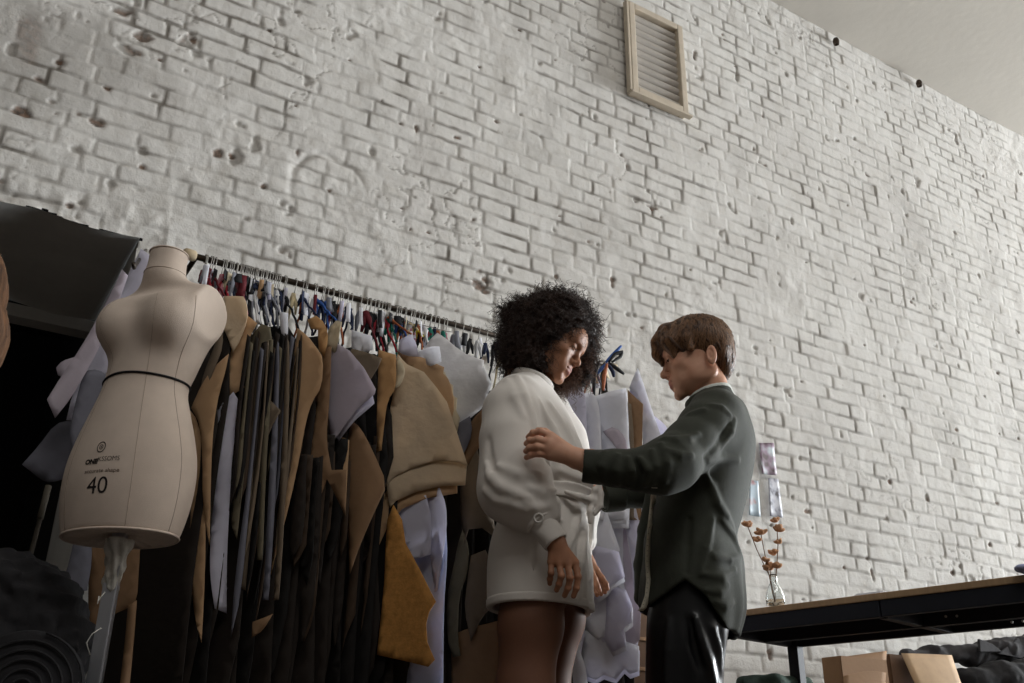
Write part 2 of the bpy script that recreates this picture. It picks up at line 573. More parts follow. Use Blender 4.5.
def surf(f, lo, hi, res):
    """naive surface nets on a block-culled grid"""
    lo = np.asarray(lo, float); hi = np.asarray(hi, float)
    B = 8
    nb = np.maximum(1, np.ceil((hi - lo) / (res * B)).astype(int))
    n = nb * B + 1
    val = np.full(n, 1.0, dtype=np.float32)
    bc = np.stack(np.meshgrid(*[np.arange(k) for k in nb], indexing='ij'), -1).reshape(-1, 3)
    cen = (lo + (bc + 0.5) * B * res).astype(np.float32)
    dc = np.concatenate([f(cen[i:i + 200000]) for i in range(0, len(cen), 200000)])
    rad = B * res * 0.9 * 1.55
    act = np.abs(dc) < rad
    for b_, d_ in zip(bc[~act], dc[~act]):
        if d_ < 0:
            s = b_ * B
            val[s[0]:s[0] + B + 1, s[1]:s[1] + B + 1, s[2]:s[2] + B + 1] = -1
    off = np.stack(np.meshgrid(*[np.arange(B + 1)] * 3, indexing='ij'), -1).reshape(-1, 3)
    ab = bc[act]
    step = 400
    for i in range(0, len(ab), step):
        g = (ab[i:i + step, None, :] * B + off[None]).reshape(-1, 3)
        d = f((lo + g * res).astype(np.float32))
        val[g[:, 0], g[:, 1], g[:, 2]] = d
    ins = val < 0
    c = np.zeros(tuple(n - 1), dtype=np.int8)
    for dx in (0, 1):
        for dy in (0, 1):
            for dz in (0, 1):
                c += ins[dx:n[0] - 1 + dx, dy:n[1] - 1 + dy, dz:n[2] - 1 + dz]
    cells = np.argwhere((c > 0) & (c < 8))
    if len(cells) == 0: raise ValueError('empty surface')
    vid = np.full(tuple(n - 1), -1, dtype=np.int64)
    vid[cells[:, 0], cells[:, 1], cells[:, 2]] = np.arange(len(cells))
    acc = np.zeros((len(cells), 3)); cnt = np.zeros(len(cells))
    cor = [(x, y, z) for x in (0, 1) for y in (0, 1) for z in (0, 1)]
    for a in range(8):
        for b_ in range(a + 1, 8):
            ca, cb = np.array(cor[a]), np.array(cor[b_])
            if np.abs(ca - cb).sum() != 1: continue
            va = val[tuple((cells + ca).T)]; vb = val[tuple((cells + cb).T)]
            m = (va < 0) != (vb < 0)
            t = np.clip(va[m] / (va[m] - vb[m]), 0.02, 0.98)
            acc[m] += ca + t[:, None] * (cb - ca); cnt[m] += 1
    V = lo + (cells + acc / np.maximum(cnt, 1)[:, None]) * res
    F = []
    for ax in range(3):
        o1, o2 = [(1, 2), (2, 0), (0, 1)][ax]
        s0 = [slice(1, -1)] * 3; s0[ax] = slice(0, -1)
        s1 = list(s0); s1[ax] = slice(1, None)
        A = ins[tuple(s0)]; Bv = ins[tuple(s1)]
        ed = np.argwhere(A != Bv)
        if len(ed) == 0: continue
        base = ed + 1; base[:, ax] -= 1
        e1 = np.zeros(3, int); e1[o1] = 1; e2 = np.zeros(3, int); e2[o2] = 1
        q = [vid[tuple((base - e1 - e2).T)], vid[tuple((base - e2).T)], vid[tuple(base.T)], vid[tuple((base - e1).T)]]
        q = np.stack(q, 1)
        fl = ~A[tuple(ed.T)]
        q[fl] = q[fl][:, ::-1]
        F.append(q)
    F = np.concatenate(F)
    F = F[(F >= 0).all(1)]
    return V, F


def relax(V, F, it=2, lam=0.5):
    E = np.concatenate([F[:, [0, 1]], F[:, [1, 2]], F[:, [2, 3]], F[:, [3, 0]]])
    for _ in range(it):
        s = np.zeros_like(V); c = np.zeros(len(V))
        for a, b in ((0, 1), (1, 0)):
            for k in range(3):
                s[:, k] += np.bincount(E[:, a], V[E[:, b], k], len(V))
            c += np.bincount(E[:, a], minlength=len(V))
        V = V + lam * (s / np.maximum(c, 1)[:, None] - V)
    return V


class Frame:
    """a person's own axes: u to the right and w away as seen from the doorway side, z up"""
    def __init__(s, az, r0):
        s.az = R(az)
        s.ew = np.array([math.sin(s.az), math.cos(s.az), 0.0]); s.eu = np.array([math.cos(s.az), -math.sin(s.az), 0.0])
        s.o = np.array([CAM[0], CAM[1], 0.0]) + s.ew * r0
        s.r0 = r0

    def p(s, px, py, w=0.0):
        q = on_plane(px, py, s.o + s.ew * w, s.ew) - s.o
        return np.array([q @ s.eu, w, q[2]])

    def world(s, V):
        V = np.asarray(V)
        return s.o + V[:, :1] * s.eu + V[:, 1:2] * s.ew + V[:, 2:3] * np.array([0, 0, 1.0])

    def W(s, v): return s.world(np.array([v]))[0]


def sdf_obj(name, f, lo, hi, res, m, parent, fr, smooth_it=1):
    V, F = surf(f, lo, hi, res)
    if smooth_it: V = relax(V, F, smooth_it)
    return from_np(name, fr.world(V) if fr else V, F, m, parent)


def join_np(parts):
    Vs = []; Fs = []; o = 0
    for V, F in parts:
        Vs.append(V); Fs.append(F + o); o += len(V)
    return np.concatenate(Vs), np.concatenate(Fs)
#@@PART2
# ------------------------------------------------------------------ wall things
M_VENT = mat('vent_frame_paint', srgb(196, 184, 166), 0.6, var=0.12, vscale=10, bump=0.2, bscale=60)
M_VENT2 = mat('vent_slat_paint', srgb(176, 170, 162), 0.55, var=0.10, vscale=8)
M_VDARK = mat('vent_shaft', srgb(40, 36, 32), 0.9)
a = on_y(626.4, 96, WY); b = on_y(677, 31, WY); c_ = on_y(688, 118, WY)
vx0, vx1 = float(a[0]), float(b[0]) - 0.01
vz0 = float(a[2]) - 0.0; vz1 = float(b[2]) - 0.015
vent = empty('wall_vent', (vx0, WY, vz0), 'painted rectangular ventilation grille set high in the white brick wall', 'vent')
bm = bmesh.new()
fw = 0.036
for (cx, cz, sx, sz) in (((vx0 + fw / 2), (vz0 + vz1) / 2, fw, vz1 - vz0), (vx1 - fw / 2, (vz0 + vz1) / 2, fw, vz1 - vz0),
                         ((vx0 + vx1) / 2, vz0 + fw / 2, vx1 - vx0 - 2 * fw, fw), ((vx0 + vx1) / 2, vz1 - fw / 2, vx1 - vx0 - 2 * fw, fw)):
    add_box(bm, (cx, WY - 0.030, cz), (sx, 0.050, sz), bev=0.005)
bm_obj('frame', bm, M_VENT, vent)
bm = bmesh.new()
add_box(bm, ((vx0 + vx1) / 2, WY - 0.052, vz0 - 0.012), (vx1 - vx0 + 0.03, 0.03, 0.012), bev=0.003)
add_box(bm, (vx0 - 0.010, WY - 0.040, (vz0 + vz1) / 2), (0.014, 0.03, vz1 - vz0), bev=0.003)
bm_obj('outer_trim', bm, M_VENT, vent)
bm = bmesh.new()
add_box(bm, ((vx0 + vx1) / 2, WY - 0.009, (vz0 + vz1) / 2), (vx1 - vx0 - 2 * fw, 0.006, vz1 - vz0 - 2 * fw))
bm_obj('backing', bm, M_VDARK, vent)
ns = 11
ih = (vz1 - vz0 - 2 * fw) / ns
for k in range(ns):
    zc = vz0 + fw + ih * (k + 0.5)
    bm = bmesh.new()
    n = 8
    prof = [(-0.016 - 0.018 * math.sin(PI * i / n) ** 0.8, zc - ih * 0.49 + ih * 0.98 * i / n) for i in range(n + 1)]
    A_ = [bm.verts.new((vx0 + fw - 0.002, WY + y, z)) for y, z in prof]
    B_ = [bm.verts.new((vx1 - fw + 0.002, WY + y, z)) for y, z in prof]
    A2 = [bm.verts.new((vx0 + fw - 0.002, WY + y + 0.004, z)) for y, z in prof]
    B2 = [bm.verts.new((vx1 - fw + 0.002, WY + y + 0.004, z)) for y, z in prof]
    for i in range(n):
        bm.faces.new((A_[i], B_[i], B_[i + 1], A_[i + 1])); bm.faces.new((A2[i + 1], B2[i + 1], B2[i], A2[i]))
    bm.faces.new(A_ + A2[::-1]); bm.faces.new(B2 + B_[::-1])
    bm.faces.new((A_[0], A2[0], B2[0], B_[0])); bm.faces.new((A_[-1], B_[-1], B2[-1], A2[-1]))
    bm_obj('slat', bm, M_VENT2, vent)

# taped pictures
def picture_mat(name, base, c1, c2, sc, seed):
    m = bpy.data.materials.new(name); m.use_nodes = True
    nt = m.node_tree; b_ = nt.nodes['Principled BSDF']; b_.inputs['Roughness'].default_value = 0.5
    tc = nt.nodes.new('ShaderNodeTexCoord'); mp = nt.nodes.new('ShaderNodeMapping'); mp.inputs['Location'].default_value = (seed, 0, seed * 2)
    n = nt.nodes.new('ShaderNodeTexNoise'); n.inputs['Scale'].default_value = sc; n.inputs['Detail'].default_value = 2
    r = nt.nodes.new('ShaderNodeValToRGB')
    r.color_ramp.elements[0].position = 0.36; r.color_ramp.elements[0].color = c1
    r.color_ramp.elements[1].position = 0.58; r.color_ramp.elements[1].color = base
    e = r.color_ramp.elements.new(0.47); e.color = c2
    nt.links.new(tc.outputs['Object'], mp.inputs['Vector']); nt.links.new(mp.outputs['Vector'], n.inputs['Vector'])
    nt.links.new(n.outputs['Fac'], r.inputs['Fac']); nt.links.new(r.outputs['Color'], b_.inputs['Base Color'])
    return m


def flat_on_wall(name, pts, m, label, cat, group=None, y=WY - 0.016, th=0.0015):
    P_ = [on_y(px, py, y) for px, py in pts]
    o_ = P_[0]
    bm = bmesh.new()
    n = 6
    grid = []
    for i in range(n + 1):
        row_ = []
        for j in range(n + 1):
            s_, t_ = i / n, j / n
            q = (1 - s_) * (1 - t_) * P_[0] + s_ * (1 - t_) * P_[1] + s_ * t_ * P_[2] + (1 - s_) * t_ * P_[3]
            q = q - P_[0]; q[1] = -0.006 * (s_ * 2 - 1) ** 2 * t_
            row_.append(bm.verts.new(q))
        grid.append(row_)
    for i in range(n):
        for j in range(n):
            bm.faces.new((grid[i][j], grid[i + 1][j], grid[i + 1][j + 1], grid[i][j + 1]))
    o = bm_obj(name, bm, m, smooth=True); o.location = o_
    md = o.modifiers.new('thickness', 'SOLIDIFY'); md.thickness = th
    return tag(o, label, cat, group)


flat_on_wall('photo_print', [(758.5, 443), (773.5, 443), (776, 475.5), (761, 474)], picture_mat('print_a', srgb(196, 206, 212), srgb(84, 62, 66), srgb(150, 128, 146), 14, 3),
             'upper taped photo print with dark corners on the brick wall', 'picture', y=WY - 0.018)
flat_on_wall('photo_print', [(749.5, 480), (758, 481), (759.5, 517), (748, 515)], picture_mat('print_b', srgb(176, 194, 206), srgb(188, 130, 130), srgb(176, 192, 204), 12, 5),
             'narrow pale blue print on the wall nearest the green shirt', 'picture', y=WY - 0.018)
flat_on_wall('photo_print', [(768, 478), (778, 479), (782, 518), (769, 516)], picture_mat('print_c', srgb(205, 206, 214), srgb(80, 74, 80), srgb(170, 172, 186), 22, 9),
             'lower pale taped print with dark sketch marks above dried flowers', 'picture', y=WY - 0.018)

# fixings along the top edge of the wall
M_RUST = mat('rusty_fixing', srgb(74, 62, 52), 0.8, var=0.3, vscale=40)
for px, py, lb in ((836, 41, 'small rusty pipe stub where wall meets ceiling, left one'), (919, 83, 'small rusty pipe stub where wall meets ceiling, right one')):
    p = on_y(px, py, WY - 0.03)
    bm = bmesh.new()
    add_lathe(bm, [(0.0, 0.02), (0.014, 0.018), (0.02, 0.0), (0.017, -0.025), (0.011, -0.026), (0.011, -0.006), (0, -0.006)], n=16)
    o = bm_obj('pipe_stub', bm, M_RUST, smooth=True); o.location = p
    tag(o, lb, 'fixing')
    bm = None

# ------------------------------------------------------------------ clothes rail
M_RAIL = mat('dark_rail_steel', srgb(74, 66, 58), 0.38, metal=0.75, var=0.3, vscale=30)
M_RAILEND = mat('rail_end_wood', srgb(190, 172, 142), 0.6, var=0.15, vscale=20)
M_HOOK = mat('hook_wire', srgb(150, 146, 140), 0.3, metal=0.9)
rA = on_y(194, 262.5, RAILY); rB = on_y(612, 361, RAILY)
RZ = float((rA[2] + rB[2]) / 2)
RX0, RX1 = float(rA[0]), float(rB[0])
rail = empty('clothes_rail', (RX0, RAILY, 0), 'long dark steel clothes rail packed with hanging patterns along the brick wall', 'clothes rail')
bm = bmesh.new(); add_tube(bm, [(RX0, RAILY, RZ), (RX1, RAILY, RZ)], 0.0095, 12)
bm_obj('rail_pipe', bm, M_RAIL, rail, True)
bm = bmesh.new(); add_tube(bm, [(RX0 - 0.035, RAILY, RZ + 0.001), (RX0 - 0.028, RAILY, RZ + 0.001), (RX0 - 0.002, RAILY, RZ), (RX0 + 0.004, RAILY, RZ)], [0.012, 0.017, 0.017, 0.011], 14)
bm_obj('end_cap', bm, M_RAILEND, rail, True)
bm = bmesh.new(); add_tube(bm, [(RX1 - 0.004, RAILY, RZ), (RX1 + 0.002, RAILY, RZ), (RX1 + 0.02, RAILY, RZ)], [0.011, 0.013, 0.010], 14)
bm_obj('end_cap', bm, M_RAILEND, rail, True)
bm = bmesh.new(); add_tube(bm, [(RX0 + .004, RAILY, RZ), (RX0 + .004, WY - .01, RZ)], 0.008, 10); add_tube(bm, [(RX0 + .004, WY - .025, RZ), (RX0 + .004, WY - .006, RZ)], 0.028, 16)
bm_obj('wall_bracket', bm, M_RAIL, rail, True)
for xx in (RX1 - 0.04,):
    bm = bmesh.new(); add_tube(bm, [(xx, RAILY, 0.03), (xx, RAILY, RZ)], 0.012, 12)
    bm_obj('post', bm, M_RAIL, rail, True)
    bm = bmesh.new(); add_box(bm, (xx, RAILY + 0.02, 0.015), (0.04, 0.5, 0.03), bev=0.008)
    bm_obj('foot', bm, M_RAIL, rail)

RIB = {k: mat('ribbon_' + k, v, 0.7, bump=0.3, bscale=90) for k, v in dict(
    red=srgb(150, 28, 44), wine=srgb(96, 24, 34), pink=srgb(176, 120, 130), blue=srgb(46, 84, 150), navy=srgb(28, 38, 66), black=srgb(22, 22, 26), teal=srgb(30, 110, 96),
    white=srgb(214, 214, 216), cream=srgb(214, 198, 160), rust=srgb(160, 92, 58), yellow=srgb(196, 178, 60), grey=srgb(120, 122, 130)).items()}
KRAFT = paper('kraft_paper', srgb(198, 162, 124), thin=.25)
KRAFT_L = paper('pale_kraft_paper', srgb(224, 202, 172), bump=.8, thin=.3)
KRAFT_O = paper('orange_kraft_paper', srgb(206, 162, 112), thin=.25)
KRAFT_D = paper('brown_kraft_paper', srgb(140, 110, 82), thin=.12)
TAUPE = paper('taupe_card', srgb(112, 98, 82))
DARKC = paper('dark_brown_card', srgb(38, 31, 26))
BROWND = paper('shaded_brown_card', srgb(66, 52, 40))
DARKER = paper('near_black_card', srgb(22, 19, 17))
CREAM = paper('cream_paper', srgb(214, 200, 172), thin=.2)
LILAC = paper('lilac_white_paper', srgb(230, 228, 240), thin=.5)
LILAC_G = paper('lilac_grey_paper', srgb(196, 186, 196), thin=.3)
GREYP = paper('cool_grey_paper', srgb(108, 108, 118))
WHITEP = paper('white_paper', srgb(242, 242, 246), bump=0.6, thin=.5)
SILVER = paper('silvery_white_paper', srgb(228, 226, 226), bump=0.9, thin=.3)
BLUEP = paper('bluish_white_paper', srgb(210, 216, 240), thin=.35)
OLIVE = paper('olive_card', srgb(104, 96, 78))
GOLD = mat('golden_cork_card', srgb(190, 136, 72), 0.85, var=0.22, vscale=60, bump=0.3, bscale=150)


TAGM = [WHITEP, LILAC, RIB['black'], CREAM, RIB['grey'], KRAFT, RIB['wine'], WHITEP, RIB['navy'], RIB['black']]


def rail_x(px):
    # the rail's x under the photograph column px
    py = 262.5 + (px - 194) * (361 - 262.5) / (612 - 194)
    return float(on_y(px, py, RAILY)[0])


def delaunay_sheet(poly2, step):
    n = len(poly2)
    # resample the outline
    pts = []
    for i in range(n):
        a_ = np.array(poly2[i]); b_ = np.array(poly2[(i + 1) % n])
        k = max(1, int(np.linalg.norm(b_ - a_) / step))
        for j in range(k): pts.append(a_ + (b_ - a_) * j / k)
    pts = np.array(pts)
    lo = pts.min(0); hi = pts.max(0)
    inner = []
    xs = np.arange(lo[0] + step / 2, hi[0], step); ys = np.arange(lo[1] + step / 2, hi[1], step)
    for i, x in enumerate(xs):
        for j, y in enumerate(ys):
            inner.append((x + (0.5 * step if j % 2 else 0) * 0.8, y))
    inner = np.array(inner) if inner else np.zeros((0, 2))
    # keep well inside points
    keep = []
    for q in inner:
        c = False; md = 1e9
        x, y = q
        j = len(pts) - 1
        for i in range(len(pts)):
            xi, yi = pts[i]; xj, yj = pts[j]
            if (yi > y) != (yj > y) and x < (xj - xi) * (y - yi) / (yj - yi) + xi: c = not c
            j = i
        if c and np.min(np.hypot(*(pts - q).T)) > step * 0.45: keep.append(q)
    allp = [Vector(p) for p in pts] + [Vector(p) for p in keep]
    m = len(pts)
    r = delaunay_2d_cdt(allp, [(i, (i + 1) % m) for i in range(m)], [list(range(m))], 1, 1e-6)
    V = np.array([(v.x, v.y) for v in r[0]])
    F = [f for f in r[2]]
    return V, F


def smooth_poly(poly, it=1):
    """round the corners of an outline slightly so that cut paper edges read as curves"""
    for _ in range(it):
        q = []
        n = len(poly)
        for i in range(n):
            a_ = np.array(poly[i - 1], float); b_ = np.array(poly[i], float); c = np.array(poly[(i + 1) % n], float)
            u1 = a_ - b_; u2 = c - b_
            cs = (u1 @ u2) / (np.linalg.norm(u1) * np.linalg.norm(u2) + 1e-9)
            if cs < -0.72:   # shallow corner: curve it
                q.append(b_ + u1 * 0.25); q.append(b_ + u2 * 0.25)
            else:
                q.append(b_)
        poly = [tuple(p) for p in q]
    return poly


def sheet_mesh(name, P2, o, e1, nrm, m, parent, curl=0.012, seed=0, step=0.022, th=0.0016, roll=0.0):
    """P2: outline in the (e1, z) plane through o"""
    V, F = delaunay_sheet(P2, step)
    g = np.random.default_rng(seed)
    s, t = V[:, 0], V[:, 1]
    w = s.max() - s.min() + 1e-6; H = t.max() - t.min() + 1e-6
    sn = (s - s.min()) / w; tn = (t.max() - t) / H
    ph = g.uniform(0, 6.28, 4)
    d = curl * (np.sin(sn * PI * g.uniform(0.8, 1.6) + ph[0]) * (0.35 + tn) + 0.5 * np.sin(tn * 5 + sn * 3 + ph[1]) + 0.35 * np.sin(sn * 9 + tn * 3 + ph[2]) * tn)
    d += roll * (sn - 0.5) ** 2 * 4 * (0.3 + tn)
    d -= d.mean()
    W3 = o[None] + s[:, None] * e1[None] + t[:, None] * np.array([0, 0, 1.0]) + d[:, None] * nrm[None]
    me = bpy.data.meshes.new(name)
    me.from_pydata([tuple(v) for v in W3], [], [list(f) for f in F])
    me.update()
    ob = link(name, me, m, parent, True)
    md = ob.modifiers.new('thickness', 'SOLIDIFY'); md.thickness = th; md.offset = 0
    return ob


def hook_and_tie(root, x, y_top, z_top, col, big=False, xt=None):
    """wire hook over the rail and a knotted ribbon down to the sheet"""
    xt = x if xt is None else xt
    bm = bmesh.new()
    r = 0.014
    pts = [(x, RAILY + r * math.cos(a_), RZ + r * math.sin(a_)) for a_ in np.linspace(-0.5, PI + 0.2, 9)]
    pts.append((x, RAILY - r * 0.6, RZ - 0.02)); pts.append((x, RAILY - 0.002, RZ - 0.034))
    pts.append((x + (xt - x) * 0.15, RAILY + (y_top - RAILY) * 0.15, RZ - 0.044))
    add_tube(bm, pts, 0.0014, 5)
    bm_obj('hook', bm, M_HOOK, root, True)
    z0 = RZ - 0.038
    if abs(xt - x) > 0.05 or z_top < z0 - 0.15:      # the cord disappears behind the next sheet
        k_ = min(1.0, 0.05 / max(abs(xt - x), 1e-6), 0.14 / max(z0 - z_top, 1e-6))
        xt = x + (xt - x) * k_ * 0.5; y_top = RAILY + (y_top - RAILY) * k_ * 0.5; z_top = z0 + (z_top - z0) * k_
    if z_top > z0 - 0.01: z_top = z0 - 0.02
    bm = bmesh.new()
    w_ = 0.014 if big else 0.009
    g = random.Random(int(x * 1e4))
    n = 8
    pts = [(x + (xt - x) * i / n + g.uniform(-1, 1) * 0.003, RAILY + (y_top - RAILY) * i / n + g.uniform(-1, 1) * 0.004, z0 + (z_top - z0) * i / n) for i in range(n + 1)]
    # flat ribbon as a thin tube plus a knot with loose tails
    add_tube(bm, pts, [0.0035 if i > 2 else w_ * (1.0 - abs(i - 1) * 0.25) for i in range(n + 1)], 6)
    for sgn in (-1, 1):
        tl = g.uniform(0.03, 0.075)
        q = [(x, RAILY, z0 - 0.006), (x + sgn * 0.006, RAILY - 0.006 - 0.004 * g.random(), z0 - 0.012 - tl * 0.4), (x + sgn * 0.010, RAILY - 0.012 * g.random(), z0 - 0.012 - tl)]
        add_tube(bm, q, [w_ * 0.5, w_ * 0.7, w_ * 0.35], 5)
    bm_obj('ribbon', bm, RIB[col], root, True)
    if g.random() < .62:      # small paper tag or strap hanging beside the knot
        tw, tl = g.uniform(.005, .012), g.uniform(.03, .085)
        a_ = g.uniform(-.9, .9); ca, sa = math.cos(a_) * tw, math.sin(a_) * tw
        bm = bmesh.new(); pv_ = None; y_ = RAILY - g.uniform(.004, .03); bend = g.uniform(-.02, .02)
        for i in range(5):
            z_ = z0 + .006 - tl * i / 4; o_ = bend * (i / 4) ** 2
            q_ = (bm.verts.new((x - ca, y_ - sa + o_, z_)), bm.verts.new((x + ca, y_ + sa + o_, z_)))
            if pv_: bm.faces.new((pv_[0], pv_[1], q_[1], q_[0]))
            pv_ = q_
        o_ = bm_obj('tag', bm, TAGM[g.randrange(len(TAGM))], root, True)
        md = o_.modifiers.new('thickness', 'SOLIDIFY'); md.thickness = .001


SEED = [100]


def pattern(label, poly, hpx, m, col='grey', phi=30, curl=0.010, layers=0, group=None, roll=0.0, dy=0.0, cat='paper pattern', lmat=None, big=False, hook=True, round_=1, name='paper_pattern'):
    """a cut paper pattern hanging from the rail: its outline, its own plane and its hook"""
    x0 = rail_x(hpx)
    ph = R(phi)
    e1 = np.array([math.sin(ph), -math.cos(ph), 0.0])     # towards the room
    nrm = np.array([math.cos(ph), math.sin(ph), 0.0])
    o = np.array([x0, RAILY + dy, 0.0])
    P2 = []
    for px, py in (smooth_poly(poly, round_) if round_ else poly):
        q = on_plane(px, py, o, nrm) - o
        P2.append((float(q @ e1), float(q[2])))
    root = empty(name, (x0, RAILY, RZ), label, cat, group)
    SEED[0] += 1
    sheet_mesh('sheet', P2, o, e1, nrm, m, root, curl, SEED[0], roll=roll)
    for k in range(layers):
        sc = 1 - 0.0 * k
        P3 = [(s_ * 0.99 + 0.004 * (k + 1) * math.sin(9 * t_ + 2 * k), t_ - 0.013 * (k + 1)) for s_, t_ in P2]
        sheet_mesh('sheet', P3, o + nrm * 0.005 * (k + 1), e1, nrm, lmat or m, root, curl, SEED[0], roll=roll)
    tp = max(P2, key=lambda q: q[1])
    if hook:
        tw = o + e1 * tp[0]
        hook_and_tie(root, x0, tw[1], tp[1], col, big, xt=tw[0])
    return root


ROOTS = []
# left cluster in front of the dark opening: hung from a hook on the jamb corner, turned to the room
def side_sheet(label, poly, m, y, curl=0.008, tilt=-12, layers=0):
    ph = R(tilt)
    e1 = np.array([math.cos(ph), math.sin(ph), 0.0]); nrm = np.array([-math.sin(ph), math.cos(ph), 0.0])
    o = on_y(poly[0][0], poly[0][1], y); z0 = o[2]; o = np.array([o[0], o[1], 0.0])
    P2 = []
    for px, py in smooth_poly(poly, 1):
        q = on_plane(px, py, o, nrm) - o
        P2.append((float(q @ e1), float(q[2])))
    SEED[0] += 1
    ob = sheet_mesh('paper_sheet', P2, o, e1, nrm, m, None, curl, SEED[0])
    tag(ob, label, 'paper sheet')
    return ob


side_sheet('long lilac paper strip hanging slantwise left of the dress form', [(122, 271), (128, 277), (120, 300), (108, 330), (90, 364), (72, 396), (55, 418), (47, 400), (62, 375), (80, 349), (108, 300)], LILAC_G, 2.62, 0.010)
side_sheet('bright lilac paper folded up beside the dress form neck', [(141, 251), (150, 257), (154, 272), (138, 298), (120, 324), (112, 350), (110, 372), (100, 376), (92, 390), (84, 420), (66, 418), (72, 392), (88, 356), (108, 322), (126, 280)], LILAC, 2.70, 0.014)
side_sheet('white paper edge peeping out behind the dress form shoulder', [(145, 252), (160, 262), (158, 285), (140, 300), (126, 318), (122, 306), (136, 280)], WHITEP, 2.75, 0.008)
side_sheet('dark grey rolled paper behind the dress form waist', [(84, 373), (98, 370), (112, 378), (116, 420), (104, 470), (84, 470), (68, 440), (74, 410)], GREYP, 2.66, 0.012)
side_sheet('small rounded lilac paper tab sticking out at far left', [(74, 357), (62, 361), (56, 368), (58, 376), (66, 378), (76, 372)], LILAC_G, 2.78, 0.003)
side_sheet('grey paper piece with square corner, lowest of the left cluster', [(55, 423), (70, 420), (84, 424), (80, 455), (64, 480), (50, 482), (41, 479), (22, 465), (38, 446)], GREYP, 2.74, 0.008)
side_sheet('dark grey paper flap hanging below the dress form hem', [(76, 530), (91, 530), (92, 560), (87, 590), (74, 593), (61, 587), (70, 560)], GREYP, 2.60, 0.006)
side_sheet('brown kraft paper behind the dress form pole', [(90, 530), (141, 530), (139, 570), (137, 600), (130, 607), (112, 615), (106, 640), (100, 683), (88, 683), (88, 600)], KRAFT_D, 2.62, 0.006)
side_sheet('narrow brown paper strip lower right of the dress form pole', [(128, 606), (137, 600), (134, 640), (128, 700), (118, 700), (124, 650)], KRAFT_D, 2.58, 0.004)
# the wall hook that carries the left cluster
p = on_y(142, 249, 2.95)
hk = [on_y(146, 250, 3.04), on_y(144, 252, 2.9), on_y(142, 254, 2.75), on_y(138, 262, 2.66), on_y(134, 268, 2.60), on_y(133, 263, 2.58)]
bm = bmesh.new(); add_tube(bm, hk, 0.005, 8)
tag(bm_obj('wall_hook', bm, M_RAIL, None, True), 'small metal hook at the arch corner beside the dress form neck', 'hook')

P = pattern
P('cream and tan pattern nearest the dress form shoulder', [(225, 297), (244, 297), (247, 304), (247, 320), (240, 338), (232, 352), (227, 336), (220, 322)], 212, KRAFT_L, 'wine', 45, 0.008)
P('brown pattern tucked low beside the dress form arm', [(203, 372), (213, 350), (222, 328), (224, 345), (216, 368), (206, 388), (198, 395)], 205, TAUPE, 'grey', 45, 0.006)
P('sweeping tan pattern with pointed corner right of the dress form', [(229, 354), (226, 370), (220, 391), (216, 412), (213, 440), (210, 500), (207, 545), (203, 500), (204, 460), (200, 425), (190, 407), (202, 384), (214, 368)], 206, KRAFT, 'wine', 45, 0.008, roll=0.02)
P('long narrow tan pattern below the sweeping one', [(187, 407), (197, 420), (204, 455), (206, 500), (206, 570), (203, 643), (196, 620), (190, 588), (186, 560), (192, 510), (190, 450)], 210, KRAFT, 'red', 45, 0.008)
P('tan pattern with a pointed right corner under pink knot', [(246, 314), (257, 323), (249, 337), (243, 355), (241, 380), (243, 386), (237, 391), (230, 396), (227, 380), (232, 350), (239, 330)], 224, KRAFT, 'red', 45, 0.006)
P('rolled lilac paper between tan patterns', [(213, 421), (222, 408), (235, 393), (241, 404), (237, 425), (232, 452), (228, 500), (223, 560), (219, 611), (213, 608), (212, 560), (213, 500), (214, 450)], 222, LILAC, 'pink', 45, 0.010, roll=0.03)
P('olive brown card curled over like an arch', [(243, 440), (240, 400), (242, 360), (250, 336), (262, 324), (270, 327), (271, 338), (262, 343), (257, 362), (252, 400), (249, 450), (243, 500), (238, 540), (230, 520), (236, 480)], 236, OLIVE, 'pink', 42, 0.010, roll=0.03)
P('inner olive card roll behind the curled arch', [(256, 366), (262, 345), (268, 338), (270, 350), (262, 372), (258, 420), (252, 480), (247, 540), (241, 560), (246, 480), (252, 420)], 242, TAUPE, 'pink', 42, 0.006)
P('grey brown card with square jutting corner mid rack', [(268, 398), (281, 411), (270, 428), (263, 450), (260, 490), (252, 540), (247, 592), (241, 588), (249, 510), (256, 450), (261, 415)], 250, TAUPE, 'grey', 40, 0.005)
P('small tan paper scrap showing in the dark near the bottom', [(252, 638), (253, 622), (273, 614), (263, 630)], 252, KRAFT_D, 'grey', 40, 0.003)
for i, (hx, lab, m_, pl) in enumerate((
        (247, 'thin pale edge of card left of the white clip', OLIVE, [(268, 335), (273, 340), (271, 400), (266, 470), (262, 560), (256, 560), (260, 470), (265, 400)]),
        (254, 'thin grey card edge under the white clip', GREYP, [(276, 338), (280, 345), (279, 420), (273, 520), (268, 600), (262, 600), (267, 520), (274, 420)]),
        (262, 'thin brown card edge right of the white clip', TAUPE, [(286, 334), (290, 345), (289, 420), (284, 520), (279, 600), (273, 600), (278, 520), (284, 420)]))):
    P(lab, pl, hx, m_, ('black', 'white', 'navy')[i], 40, 0.004, round_=1)
P('narrow white paper strip clipped near the rail', [(280, 312), (288, 313), (288, 330), (285, 343), (281, 330)], 266, WHITEP, 'grey', 38, 0.003)
P('broad brown pattern left of the cream loop', [(299, 329), (308, 336), (315, 346), (322, 357), (321, 386), (311, 400), (305, 420), (300, 452), (291, 500), (282, 540), (272, 575), (276, 520), (284, 470), (289, 420), (295, 355)], 284, KRAFT, 'black', 36, 0.008, roll=0.01)
P('orange brown loop of card with cream lining near the rail', [(309, 321), (318, 317), (325, 323), (327, 340), (323, 356), (317, 347), (318, 330), (313, 330)], 302, KRAFT_O, 'navy', 36, 0.010)
